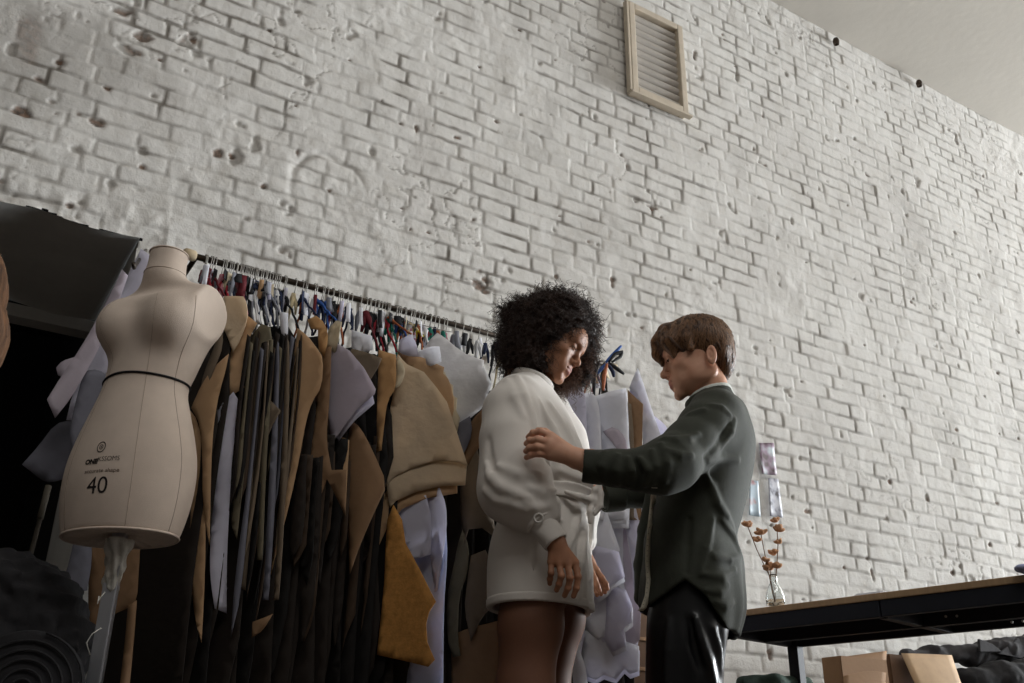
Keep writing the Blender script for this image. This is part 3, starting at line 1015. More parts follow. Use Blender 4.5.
P('cream loop of paper hanging open near the rail', [(327, 330), (336, 320), (343, 323), (341, 338), (333, 352), (327, 347)], 316, CREAM, 'blue', 34, 0.012)
P('dark brown hanging card below the cream loop', [(323, 348), (331, 346), (330, 400), (326, 440), (331, 470), (347, 470), (346, 516), (338, 500), (326, 478), (318, 500), (306, 560), (296, 560), (306, 470), (314, 410)], 306, KRAFT_D, 'navy', 34, 0.008)
P('large lilac grey pattern with sharp right corner', [(337, 343), (350, 351), (363, 367), (374, 388), (373, 393), (357, 409), (334, 441), (330, 436), (325, 410), (324, 377), (329, 355)], 322, LILAC_G, 'navy', 32, 0.006, round_=0)
P('pale lilac sheet showing beneath the large lilac grey pattern', [(355, 395), (372, 393), (374, 403), (357, 419), (337, 442), (334, 438)], 327, LILAC, 'blue', 32, 0.004, round_=0)
P('taupe folded pattern with pointed top right corner', [(351, 348), (366, 352), (381, 358), (378, 366), (370, 380), (366, 392), (358, 380), (346, 362)], 340, TAUPE, 'rust', 32, 0.006, round_=0)
P('brown tongue shaped pattern under the lilac corner', [(352, 421), (362, 428), (372, 450), (382, 482), (374, 505), (362, 545), (354, 575), (348, 540), (344, 500), (346, 450)], 338, KRAFT_D, 'black', 32, 0.012, roll=0.02)
P('tan pointed pattern tip in the middle of the rack', [(340, 436), (349, 440), (348, 480), (346, 516), (335, 490), (325, 476), (334, 455)], 332, KRAFT, 'grey', 32, 0.004)
P('small white sheet close under the rail beside dark red ribbon', [(352, 330), (372, 336), (374, 350), (364, 353), (352, 348)], 347, WHITEP, 'navy', 30, 0.004)
P('orange tan strip left of the large pale kraft pattern', [(379, 350), (396, 355), (396, 388), (387, 400), (384, 420), (381, 450), (376, 452), (377, 410), (379, 380)], 366, KRAFT_O, 'wine', 32, 0.004, big=True)
P('cream oval cut out paper above the large pale kraft pattern', [(395, 357), (402, 361), (405, 371), (400, 386), (394, 390)], 370, CREAM, 'black', 30, 0.003, big=True)
P('large pale kraft bodice pattern with curved hem', [(397, 354), (407, 364), (424, 372), (437, 388), (447, 402), (457, 432), (468, 466), (455, 462), (434, 461), (411, 468), (395, 476), (384, 488), (380, 470), (385, 437), (391, 403), (396, 380)], 374, KRAFT_L, 'black', 48, 0.003, round_=0)
P('second kraft hem peeping below the large pale pattern', [(384, 470), (411, 462), (440, 458), (467, 464), (465, 485), (440, 486), (415, 492), (396, 501), (390, 508)], 377, KRAFT_L, 'red', 48, 0.003, round_=0)
P('third kraft layer, the lowest hem, curving down to the left', [(388, 490), (415, 484), (457, 482), (457, 493), (427, 498), (402, 509), (388, 526), (378, 548), (368, 580), (366, 540), (376, 505)], 381, KRAFT, 'black', 48, 0.003, round_=0)
P('tan pattern rising behind the large pale kraft one', [(397, 352), (419, 356), (444, 367), (443, 373), (450, 381), (455, 405), (450, 425), (436, 410), (419, 378), (405, 364)], 384, KRAFT, 'red', 48, 0.003)
P('cream layered paper with stepped edge', [(430, 370), (445, 372), (450, 383), (453, 385), (453, 395), (457, 398), (456, 410), (460, 418), (457, 432), (446, 420), (438, 395)], 389, CREAM, 'teal', 48, 0.003, round_=0)
P('small white sheet beside the blue ribbon under the rail', [(400, 340), (410, 334), (416, 342), (418, 356), (406, 356), (399, 352)], 388, LILAC, 'rust', 30, 0.004)
P('white sheet with small square hole under the rail', [(417, 352), (430, 346), (440, 347), (442, 362), (430, 366), (419, 360)], 398, WHITEP, 'blue', 30, 0.004, big=True)
P('big silvery white pattern with jagged right edge', [(437, 332), (446, 338), (455, 346), (466, 354), (476, 358), (484, 360), (483, 368), (491, 382), (486, 392), (488, 398), (480, 408), (470, 416), (457, 425), (450, 410), (440, 385), (426, 365), (420, 352), (430, 338)], 410, SILVER, 'cream', 48, 0.010, round_=0)
P('second silvery sheet creased below the big white pattern', [(440, 395), (484, 366), (492, 384), (481, 408), (462, 424), (458, 432), (450, 430)], 414, SILVER, 'yellow', 48, 0.010, round_=0)
P('bluish grey paper sliver below the silvery white pattern', [(457, 424), (470, 416), (472, 432), (465, 450), (459, 462), (455, 440)], 418, GREYP, 'rust', 34, 0.003)
P('brown curved pattern with orange edge beside the white sleeve', [(462, 440), (472, 420), (484, 408), (492, 420), (486, 436), (474, 452), (464, 470), (458, 460)], 424, KRAFT_D, 'white', 34, 0.006)
P('golden brown speckled card with wavy right edge', [(394, 505), (402, 520), (405, 543), (420, 570), (437, 602), (430, 612), (427, 624), (428, 642), (436, 660), (429, 667), (405, 661), (377, 655), (380, 625), (384, 585), (386, 547), (388, 520)], 384, GOLD, 'black', 32, 0.004, round_=0)
P('lilac white paper with square foot below the kraft hems', [(398, 505), (426, 495), (430, 520), (430, 554), (412, 560), (404, 540)], 396, LILAC, 'teal', 34, 0.008)
P('rolled lilac white paper right of the square footed one', [(422, 492), (440, 488), (448, 505), (448, 530), (443, 560), (438, 590), (432, 592), (429, 560), (428, 520)], 400, LILAC, 'rust', 34, 0.010)
P('bluish white gathered paper hanging to the floor in the shade', [(405, 540), (430, 548), (446, 530), (449, 560), (447, 610), (446, 700), (404, 700), (410, 640)], 405, BLUEP, 'grey', 34, 0.016)
P('grey brown draped pattern left of the white dress', [(462, 452), (478, 448), (487, 480), (492, 536), (482, 528), (470, 530), (463, 545), (458, 520), (460, 480)], 430, TAUPE, 'teal', 34, 0.012, roll=0.02)
P('taupe strip with wavy foot in the shade left of the white dress', [(463, 530), (470, 548), (468, 575), (459, 596), (457, 640), (462, 656), (452, 657), (446, 640), (446, 596), (454, 565), (458, 545)], 434, OLIVE, 'black', 34, 0.006)
P('brown folded pattern behind the skirt hem', [(472, 556), (486, 550), (494, 570), (494, 606), (480, 616), (471, 642), (465, 610), (468, 585)], 438, TAUPE, 'rust', 34, 0.008)
P('dark tan pattern hanging lowest left of the legs', [(452, 636), (470, 628), (500, 620), (500, 710), (452, 710)], 443, KRAFT_D, 'teal', 34, 0.006)

# the white gown patterns right of the woman in white
GW = 34
P('white tissue pattern just behind the dark curls', [(556, 392), (570, 388), (581, 384), (586, 400), (588, 440), (588, 520), (560, 520)], 540, LILAC, 'navy', GW, 0.014)
P('narrow white paper roll between curls and forearm', [(581, 394), (592, 392), (599, 402), (602, 430), (603, 520), (586, 520), (585, 430)], 552, WHITEP, 'blue', GW, 0.012, roll=0.02)
P('white square cornered pattern with turned up flap', [(595, 396), (610, 391), (626, 388), (628, 420), (630, 456), (628, 520), (602, 520), (600, 440)], 560, WHITEP, 'blue', GW, 0.006, round_=0, layers=2)
P('lilac underside of the turned up paper flap', [(603, 432), (612, 427), (621, 431), (628, 444), (627, 465), (612, 465), (616, 448), (610, 440)], 557, LILAC_G, 'grey', GW, 0.006)
P('tan paper strip between two white patterns', [(628, 390), (634, 396), (643, 404), (642, 440), (641, 520), (631, 520), (630, 440)], 572, KRAFT_D, 'black', GW, 0.004)
P('tan narrow edge beside the white flap', [(626, 402), (631, 404), (634, 440), (634, 520), (628, 520), (629, 450)], 568, TAUPE, 'black', GW, 0.003)
P('tall white pattern with peaked top nearest the green shirt', [(629, 388), (634, 376), (638, 368), (643, 382), (650, 405), (657, 425), (662, 440), (662, 520), (642, 520), (643, 430), (640, 402)], 582, WHITEP, 'blue', GW, 0.010, layers=2, lmat=LILAC)
P('pale white sheet furthest right behind the dark sleeve', [(651, 414), (660, 420), (668, 428), (676, 450), (676, 520), (660, 520), (655, 450)], 592, LILAC, 'grey', GW, 0.008)

# the cascade of white tiers beside the dress
for lab, hx_, ph_, m_, pl in (
    ('white upper tier with slanted square foot beside the belt', 548, 46, WHITEP, [(590, 497), (603, 494), (608, 515), (620, 550), (606, 561), (599, 563), (592, 560)]),
    ('pale lilac tier under the slanted white one at the far hand', 552, 36, LILAC, [(594, 545), (619, 552), (625, 577), (611, 585), (606, 592), (594, 600), (588, 580)]),
    ('long white tier right of the far hand with notched corner', 560, 50, WHITEP, [(605, 498), (621, 496), (627, 520), (634, 553), (640, 577), (628, 583), (630, 592), (620, 597), (612, 570)]),
    ('narrow lilac tier edge nearest the green shirt', 570, 36, LILAC, [(622, 497), (634, 500), (640, 525), (643, 560), (640, 600), (634, 598), (632, 560)]),
    ('white lower tier with stepped foot below the hanging fingers', 556, 50, WHITEP, [(588, 594), (606, 586), (613, 592), (617, 612), (610, 618), (611, 634), (598, 640), (586, 630), (582, 612)]),
    ('lilac tier with wavy foot behind the stepped one', 563, 34, LILAC, [(606, 584), (626, 590), (632, 604), (632, 622), (624, 628), (626, 646), (612, 652), (604, 640), (606, 612)]),
    ('white tier at the right ending in a square corner', 568, 50, WHITEP, [(624, 580), (640, 580), (640, 618), (637, 642), (630, 645), (630, 660), (620, 662), (621, 630)]),
    ('white lowest tier with wavy hem touching the dark gap', 561, 44, WHITEP, [(584, 630), (602, 634), (622, 640), (639, 646), (639, 671), (630, 674), (624, 669), (616, 679), (604, 675), (596, 680), (585, 676), (581, 655)]),
    ('narrow white tier between the legs and the wavy hem', 550, 44, WHITEP, [(572, 600), (586, 596), (584, 625), (580, 650), (586, 668), (590, 700), (562, 700), (568, 655)]),
    ('pale lilac backing sheet behind the white tiers', 574, 36, LILAC_G, [(588, 500), (640, 500), (644, 560), (640, 640), (620, 660), (590, 655)])):
    P(lab, pl, hx_, m_, 'white', ph_, 0.0035, round_=0, layers=1 if 'backing' not in lab else 0, lmat=LILAC if m_ is WHITEP else WHITEP)

rs = random.Random(77)
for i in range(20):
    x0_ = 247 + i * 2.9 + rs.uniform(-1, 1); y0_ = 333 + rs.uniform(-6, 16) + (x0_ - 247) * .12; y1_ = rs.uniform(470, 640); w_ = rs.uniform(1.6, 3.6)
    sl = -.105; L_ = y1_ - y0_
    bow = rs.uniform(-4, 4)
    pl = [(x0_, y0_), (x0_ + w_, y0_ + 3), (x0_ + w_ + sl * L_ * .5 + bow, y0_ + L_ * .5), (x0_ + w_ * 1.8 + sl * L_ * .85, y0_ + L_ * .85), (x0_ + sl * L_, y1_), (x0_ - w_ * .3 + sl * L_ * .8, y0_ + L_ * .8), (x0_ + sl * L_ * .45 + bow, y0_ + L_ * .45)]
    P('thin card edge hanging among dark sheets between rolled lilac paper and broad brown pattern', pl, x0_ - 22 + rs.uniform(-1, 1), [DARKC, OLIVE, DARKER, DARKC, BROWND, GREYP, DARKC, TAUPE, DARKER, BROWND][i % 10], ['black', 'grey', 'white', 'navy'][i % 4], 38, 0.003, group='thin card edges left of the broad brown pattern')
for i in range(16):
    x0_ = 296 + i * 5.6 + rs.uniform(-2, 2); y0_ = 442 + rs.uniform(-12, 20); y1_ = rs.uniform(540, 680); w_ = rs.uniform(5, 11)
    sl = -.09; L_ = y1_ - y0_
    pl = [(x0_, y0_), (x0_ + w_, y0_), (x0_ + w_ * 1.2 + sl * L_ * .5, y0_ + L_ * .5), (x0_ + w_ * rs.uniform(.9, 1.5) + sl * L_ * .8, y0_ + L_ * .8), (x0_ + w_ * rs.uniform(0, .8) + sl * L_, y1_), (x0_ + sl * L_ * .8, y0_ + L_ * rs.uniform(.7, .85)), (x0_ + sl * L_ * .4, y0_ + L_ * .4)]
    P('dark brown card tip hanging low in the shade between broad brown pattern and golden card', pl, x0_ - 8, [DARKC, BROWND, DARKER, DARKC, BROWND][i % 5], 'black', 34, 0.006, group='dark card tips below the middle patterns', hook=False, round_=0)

# cards packed deep in the shade, seen only as dark edges
proto = None


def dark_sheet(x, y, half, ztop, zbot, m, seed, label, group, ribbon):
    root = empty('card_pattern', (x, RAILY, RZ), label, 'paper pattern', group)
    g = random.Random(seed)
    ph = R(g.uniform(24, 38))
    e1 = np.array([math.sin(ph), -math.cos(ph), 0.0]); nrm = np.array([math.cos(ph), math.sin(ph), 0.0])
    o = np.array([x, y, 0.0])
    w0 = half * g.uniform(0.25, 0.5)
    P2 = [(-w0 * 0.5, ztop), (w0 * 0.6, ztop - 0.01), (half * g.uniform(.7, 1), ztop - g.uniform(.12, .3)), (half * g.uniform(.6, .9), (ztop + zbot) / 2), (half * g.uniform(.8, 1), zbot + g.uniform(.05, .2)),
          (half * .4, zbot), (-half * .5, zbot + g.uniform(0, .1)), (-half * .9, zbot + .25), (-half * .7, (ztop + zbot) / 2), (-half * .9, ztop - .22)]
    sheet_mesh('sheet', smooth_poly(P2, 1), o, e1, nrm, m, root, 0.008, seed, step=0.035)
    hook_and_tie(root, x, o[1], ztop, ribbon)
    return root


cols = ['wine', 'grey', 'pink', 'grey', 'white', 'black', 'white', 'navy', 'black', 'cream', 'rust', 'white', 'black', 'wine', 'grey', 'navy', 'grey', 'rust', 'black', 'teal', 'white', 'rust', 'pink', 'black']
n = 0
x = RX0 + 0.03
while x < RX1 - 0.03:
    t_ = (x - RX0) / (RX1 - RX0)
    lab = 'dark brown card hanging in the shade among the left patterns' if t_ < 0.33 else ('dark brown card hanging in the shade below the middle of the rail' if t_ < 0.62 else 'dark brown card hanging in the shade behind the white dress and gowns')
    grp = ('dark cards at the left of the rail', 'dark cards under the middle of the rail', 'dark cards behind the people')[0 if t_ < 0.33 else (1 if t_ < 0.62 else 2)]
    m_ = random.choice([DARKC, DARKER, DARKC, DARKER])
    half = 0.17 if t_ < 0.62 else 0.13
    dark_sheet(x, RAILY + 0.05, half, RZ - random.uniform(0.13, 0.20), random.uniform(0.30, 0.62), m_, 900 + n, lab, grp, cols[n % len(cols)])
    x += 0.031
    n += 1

# ribbon bunch at the rail's right end
bunch = empty('ribbon_bunch', (RX1 - 0.01, RAILY, RZ), 'bunch of blue and black ribbons tied at the right rail end', 'ribbons')
for k, (c, q) in enumerate((('blue', [(606, 362), (612, 356), (621, 346)]), ('blue', [(607, 364), (602, 368), (597, 374)]), ('black', [(609, 362), (615, 354), (622, 352), (620, 357), (612, 362)]),
                            ('black', [(609, 363), (616, 368), (624, 374)]), ('navy', [(608, 364), (613, 372), (614, 377)]), ('rust', [(607, 364), (604, 376), (603, 390)]), ('black', [(599, 362), (594, 378), (594, 395)]))):
    bm = bmesh.new()
    pts = [on_y(px, py, RAILY - 0.03 - 0.006 * k) for px, py in q]
    pts2 = []
    for i in range(len(pts) - 1):
        for j in range(4): pts2.append(pts[i] + (pts[i + 1] - pts[i]) * j / 4)
    pts2.append(pts[-1])
    # flat ribbon: a thin box section swept along the line
    add_tube(bm, pts2, [0.0045 + 0.003 * math.sin(PI * i / (len(pts2) - 1)) for i in range(len(pts2))], 6)
    bm_obj('ribbon', bm, RIB[c], bunch, True)
#@@PART3
# ------------------------------------------------------------------ surface helpers for folds, seams and lettering
def march(f, p0, d, tmax=4.0, n=260, t0=0.0):
    """first hit of a ray with a signed-distance shape (frame coordinates)"""
    ts = np.linspace(t0, tmax, n)
    Pp = (p0[None] + ts[:, None] * d[None]).astype(np.float32)
    v = f(Pp)
    i = np.argmax(v < 0)
    if v[i] >= 0: return None
    if i == 0: return Pp[0].astype(float)
    a_, b_ = ts[i - 1], ts[i]
    for _ in range(12):
        m_ = (a_ + b_) / 2
        if f((p0 + d * m_)[None].astype(np.float32))[0] < 0: b_ = m_
        else: a_ = m_
    return p0 + d * b_


def cam_local(fr):
    c = CAM - fr.o
    return np.array([c @ fr.eu, c @ fr.ew, c[2]])


def cyl(P, a, b, ra, rb, wall=0.004, rnd=0.003):
    """straight open tube with clean square ends, for cuffs"""
    a = _v(a); b = _v(b); ab = b - a; L_ = float(np.linalg.norm(ab)); ax = ab / L_
    t = (P - a) @ ax
    r = np.linalg.norm(P - a - t[:, None] * ax, axis=1)
    R_ = ra + (rb - ra) * np.clip(t / L_, 0, 1)
    th = np.arctan2((P - a)[:, 2] - t * ax[2], (P - a)[:, 1] - t * ax[1])
    R_ = R_ + .0008 * np.sin(th * 5 + t * 60)
    return smax(smax(r - R_, -(r - R_ + wall), .002), np.maximum(-t, t - L_), rnd)


def hit(f, fr, px, py):
    d = ray(px, py); d = np.array([d @ fr.eu, d @ fr.ew, d[2]])
    return march(f, cam_local(fr), d, tmax=fr.r0 * 1.3, n=420, t0=fr.r0 * 0.6)


def folds(f, fr, lines, k=0.014):
    """soft cloth folds: each line is (points in the photo, radius, depth) laid on the cloth; negative depth is a crease"""
    caps_ = []
    for pts, r, up in lines:
        q = [hit(f, fr, *p) for p in pts]
        q = [x for x in q if x is not None]
        if len(q) < 2: continue
        c = cam_local(fr)
        qq = []
        for i, x in enumerate(q):
            v = (c - x) / np.linalg.norm(c - x)
            rr = r * (0.35 if i in (0, len(q) - 1) else 1.0)
            qq.append((x + v * (up if up < 0 else up - rr * 0.6), rr))
        caps_.append((qq, up))
    boxes = []
    for qq, up in caps_:
        A_ = np.array([x for x, _ in qq]); boxes.append((A_.min(0) - 0.06, A_.max(0) + 0.06))

    def g(P):
        d = f(P)
        for (qq, up), (lo, hi) in zip(caps_, boxes):
            m = ((P > lo) & (P < hi)).all(1)
            if not m.any(): continue
            e = chain(P[m], [x for x, _ in qq], [r for _, r in qq], 0.004)
            d[m] = smin(d[m], e, k) if up >= 0 else smax(d[m], -e, k)
        return d
    return g


# ------------------------------------------------------------------ the dress form
FM = Frame(9.7, 2.3)
M_LINEN = mat('beige_linen', srgb(214, 198, 184), 0.85, var=0.05, vscale=20, bump=0.25, bscale=700)
M_LINEN_D = mat('linen_underside', srgb(120, 102, 88), 0.9, var=0.2, vscale=30)
M_CORD = mat('black_cord', srgb(22, 20, 24), 0.7)
M_INK = mat('black_print', srgb(38, 32, 30), 0.6)
M_INK2 = mat('faded_print', srgb(104, 88, 76), 0.7)
M_SEAM = mat('seam_thread', srgb(164, 146, 130), 0.8)
M_CHROME = mat('chromed_steel', srgb(200, 202, 208), 0.42, metal=1.0)
M_WRAP = mat('crumpled_wrap', srgb(206, 204, 196), 0.5, var=0.2, vscale=40, bump=0.8, bscale=40)

zc = lambda y: float(FM.p(170 - 0.175 * (y - 250), y, 0)[2])
uc0 = float(FM.p(165, 279, 0)[0])
zb = zc(541)
YA = R(-40)
fL = np.array([math.cos(YA), math.sin(YA)]); fF = np.array([-math.sin(-YA), -math.cos(YA)])
z_sh = float(FM.p(219, 291, -0.11)[2])
lev = [(zb, .133, .097), (zc(520), .145, .107), (zc(495), .153, .114), (zc(468), .153, .112), (zc(440), .138, .103), (zc(415), .118, .092), (zc(392), .103, .081), (zc(370), .108, .084),
       (zc(345), .120, .090), (zc(325), .142, .092), (zc(308), .152, .086), (z_sh - .008, .154, .072), (z_sh + .014, .124, .056), (z_sh + 0.034, .080, .052), (zc(277), .051, .050), (zc(270), .0465, .047), (zc(252), .0465, .0465)]
lev = sorted(lev)
LZ = [l[0] for l in lev]; LA = [l[1] for l in lev]; LB = [l[2] for l in lev]


LU = [uc0 + 0.028 * max(0, min(1, (z - zc(392)) / (zc(320) - zc(392)))) * (1 if z < z_sh + .02 else (0.5 if z < z_sh + .04 else 0)) for z in LZ]


def form_sdf(P):
    cw = np.interp(LZ, [zb, zc(440), zc(392), zc(325), zc(274)], [0.0, 0.0, 0.0, 0.01, 0.015])
    d = loft(P, LZ, LU, 0.0, LA, LB, YA)
    zbu = zc(334)
    for s_ in (-1, 1):
        c = np.array([uc0 + .012, 0]) + fL * s_ * 0.070 + fF * 0.062
        d = smin(d, ell(P, (c[0], c[1], zbu + 0.004), (0.052, 0.052, 0.058)), 0.05)
    # shoulder caps end in flat arm plates
    for s_ in (-1, 1):
        c = np.array([uc0 + .022, 0]) + fL * s_ * 0.118
        d = smin(d, ell(P, (c[0], c[1], z_sh - 0.040), (0.030, 0.040, 0.052), rotm(0, 0, YA)), 0.05)
        lat = ((P[:, 0] - uc0) * fL[0] + P[:, 1] * fL[1]) * s_
        d = smax(d, np.where(P[:, 2] > zc(372), lat - (0.140 if s_ > 0 else 0.118), -1), 0.006)
    d = smax(d, np.maximum(zb - P[:, 2], P[:, 2] - zc(253)), 0.012)
    # gathered hollow underside
    rr = np.hypot((P[:, 0] - uc0) , P[:, 1])
    th = np.arctan2(P[:, 1], P[:, 0] - uc0)
    hol = (P[:, 2] - zb) - 0.016 * np.clip(1 - rr / 0.115, 0, 1) ** 0.6 * (1 + 0.25 * np.sin(th * 17))
    return np.maximum(d, -hol)


form = empty('dress_form', tuple(FM.W((uc0, 0, 0))), 'beige linen female dress form with black waist cord and printed size 40', 'dress form')
sdf_obj('torso', form_sdf, (-0.25, -0.25, zb - 0.03), (0.25, 0.25, zc(245)), 0.005, M_LINEN, form, FM, 2)


def ring_on(f, z, rad0, c, n=72, off=0.0005):
    out = []
    for i in range(n):
        a_ = 2 * PI * i / n
        d = np.array([-math.cos(a_), -math.sin(a_), 0.0])
        h = march(f, np.array([c[0] - d[0] * rad0, c[1] - d[1] * rad0, z if np.isscalar(z) else z(a_)]), d, rad0, 200)
        if h is not None: out.append(h - d * off)
    return out


zw = zc(386)
q = ring_on(form_sdf, lambda a_: zw + 0.004 * math.sin(a_ * 2), 0.2, (uc0, 0))
bm = bmesh.new(); q = [FM.W(x) for x in q]; add_tube(bm, q + [q[0]], 0.0030, 8)
# hanging short loose end of the cord
bm_obj('waist_cord', bm, M_CORD, form, True)


def seam(theta_fn, z0, z1, n=40, name='seam'):
    pts = []
    for i in range(n):
        z = z0 + (z1 - z0) * i / (n - 1)
        a_ = theta_fn(i / (n - 1))
        d = np.array([-math.cos(a_), -math.sin(a_), 0.0])
        h = march(form_sdf, np.array([uc0 - d[0] * 0.25, -d[1] * 0.25, z]), d, 0.25, 160)
        if h is not None: pts.append(FM.W(h - d * 0.0002))
    if len(pts) > 2:
        bm = bmesh.new(); add_tube(bm, pts, 0.0006, 5); bm_obj(name, bm, M_SEAM, form, True)


# side seam near the room, princess seams on the front, neck seam
aN = math.atan2(fL[1], fL[0])
seam(lambda t: aN - 0.10 - 0.25 * t, zb + 0.01, z_sh - 0.03)
aF = math.atan2(fF[1], fF[0])
seam(lambda t: aF + 0.75 - 0.15 * t, zb + 0.01, z_sh - 0.02)
seam(lambda t: aF - 0.75 + 0.15 * t, zb + 0.01, z_sh - 0.02)
q = [FM.W(x) for x in ring_on(form_sdf, zc(276), 0.12, (uc0, 0), 40)]
bm = bmesh.new(); add_tube(bm, q + [q[0]], 0.0008, 5); bm_obj('neck_seam', bm, M_SEAM, form, True)
q = [FM.W(x) for x in ring_on(form_sdf, zb + 0.006, 0.22, (uc0, 0), 60, 0.001)]
bm = bmesh.new(); add_tube(bm, q + [q[0]], 0.003, 6); bm_obj('hem_piping', bm, M_LINEN, form, True)
q = [FM.W(x) for x in ring_on(form_sdf, zc(253) - 0.006, 0.12, (uc0, 0), 40, 0.0005)]
bm = bmesh.new(); add_tube(bm, q + [q[0]], 0.0022, 6); bm_obj('neck_rim', bm, M_LINEN, form, True)


def print_on_form(text, px, py, height, m, bold=0.0, name='print', sx=1.0, ring=None):
    """lettering lying on the cloth round the photo point"""
    a0 = hit(form_sdf, FM, px, py)
    eps = 0.006
    def dd(v): return float(form_sdf((a0 + v)[None].astype(np.float32))[0])
    nrm = np.array([dd(np.array([eps, 0, 0])) - dd(np.array([-eps, 0, 0])), dd(np.array([0, eps, 0])) - dd(np.array([0, -eps, 0])), 0.0])
    nrm /= np.linalg.norm(nrm)
    T = np.array([-nrm[1], nrm[0], 0.0])
    if T[0] < 0: T = -T
    if ring is None:
        cu = bpy.data.curves.new('lettering', 'FONT'); cu.body = text; cu.size = height / 0.70; cu.align_x = 'CENTER'; cu.align_y = 'CENTER'
        cu.offset = bold; cu.resolution_u = 4
        to = bpy.data.objects.new('lettering', cu); COL.objects.link(to)
        dg = bpy.context.evaluated_depsgraph_get()
        me = bpy.data.meshes.new_from_object(to.evaluated_get(dg))
        bpy.data.objects.remove(to)
        bm = bmesh.new(); bm.from_mesh(me)
        bmesh.ops.subdivide_edges(bm, edges=[e for e in bm.edges if e.calc_length() > height * 0.5], cuts=3)
        bmesh.ops.triangulate(bm, faces=bm.faces[:])
    else:
        bm = bmesh.new()
        for (r0, r1, ax) in ring:
            n = 28
            A_ = [bm.verts.new((r0 * ax * math.cos(2 * PI * i / n), r0 * math.sin(2 * PI * i / n), 0)) for i in range(n)]
            B_ = [bm.verts.new((r1 * ax * math.cos(2 * PI * i / n), r1 * math.sin(2 * PI * i / n), 0)) for i in range(n)]
            for i in range(n): bm.faces.new((A_[i], A_[(i + 1) % n], B_[(i + 1) % n], B_[i]))
    for v in bm.verts:
        p = a0 + T * v.co.x * sx + np.array([0, 0, v.co.y]) + nrm * 0.05
        h = march(form_sdf, p, -nrm, 0.12, 60)
        if h is None: h = p - nrm * 0.05
        v.co = Vector(FM.W(h + nrm * 0.0007))
    bm_obj(name, bm, m, form)


print_on_form('40', 97, 486, 0.036, M_INK, 0.0, 'size_number')
print_on_form('ONE', 91.5, 462, 0.0105, M_INK, 0.0009, 'brand_lettering', 1.05)
print_on_form('KSSOMS', 108.5, 458.5, 0.0105, M_INK, -0.0001, 'brand_lettering', 0.95)
print_on_form('accurate shape', 101, 470.5, 0.0085, M_INK2, 0.0001, 'caption_lettering', 1.15)
print_on_form('', 101.5, 447, 0.02, M_INK, 0, 'ring_emblem', ring=[(0.0105, 0.0128, 0.85), (0.0042, 0.0058, 0.85), (0.0, 0.0018, 1.0)])

pc = FM.W((uc0, 0, 0))
bm = bmesh.new(); add_box(bm, (pc[0], pc[1], (zb + 0.03 + 0.09) / 2), (0.030, 0.020, zb + 0.02 - 0.07), Matrix.Rotation(R(-30), 3, 'Z'), bev=0.003)
bm_obj('pole', bm, M_CHROME, form)
bm = bmesh.new()
for k in range(4):
    a_ = k * PI / 2 + 0.4
    add_tube(bm, [(pc[0], pc[1], 0.11), (pc[0] + 0.12 * math.cos(a_), pc[1] + 0.12 * math.sin(a_), 0.09), (pc[0] + 0.27 * math.cos(a_), pc[1] + 0.27 * math.sin(a_), 0.03)], [0.016, 0.013, 0.011], 8)
    bm2 = bmesh.new(); add_lathe(bm2, [(0, 0.035), (0.018, 0.035), (0.02, 0.018), (0.016, 0), (0, 0)], (pc[0] + 0.27 * math.cos(a_), pc[1] + 0.27 * math.sin(a_), 0), 12)
    bm_obj('castor', bm2, M_CORD, form, True)
bm_obj('base', bm, M_CHROME, form, True)
# crumpled wrap round the top of the pole, with a loose thread
zt = zb - 0.0; zl = float(FM.p(107, 591, 0)[2])
def wrap_sdf(P):
    r = np.hypot(P[:, 0] - uc0, P[:, 1]); th = np.arctan2(P[:, 1], P[:, 0] - uc0)
    z = P[:, 2]
    R_ = np.interp(z, [zl, zl + 0.03, zt - 0.04, zt + 0.004], [0.015, 0.017, 0.020, 0.030]) + 0.003 * np.sin(th * 7 + z * 60) + 0.003 * np.sin(th * 3 - z * 110)
    return np.maximum(r - R_, np.maximum(zl + 0.004 * np.sin(th * 5) - z, z - zt - 0.004)) * 0.7
sdf_obj('pole_wrap', wrap_sdf, (uc0 - 0.07, -0.07, zl - 0.03), (uc0 + 0.07, 0.07, zt + 0.02), 0.0035, M_WRAP, form, FM, 1)
bm = bmesh.new()
q = [FM.p(105, 592, -0.03), FM.p(100, 598, -0.03), FM.p(97.5, 604, -0.03), FM.p(99, 596, -0.03)]
add_tube(bm, [FM.W(x) for x in q], 0.0012, 5)
bm_obj('loose_thread', bm, M_WRAP, form, True)
bm = bmesh.new()
q = [FM.p(101, 628, -0.02), FM.p(92, 634, -0.03), FM.p(86.5, 643, -0.03), FM.p(90, 655, -0.03)]
add_tube(bm, [FM.W(x) for x in q], 0.0012, 5)
bm_obj('loose_thread', bm, M_WRAP, form, True)

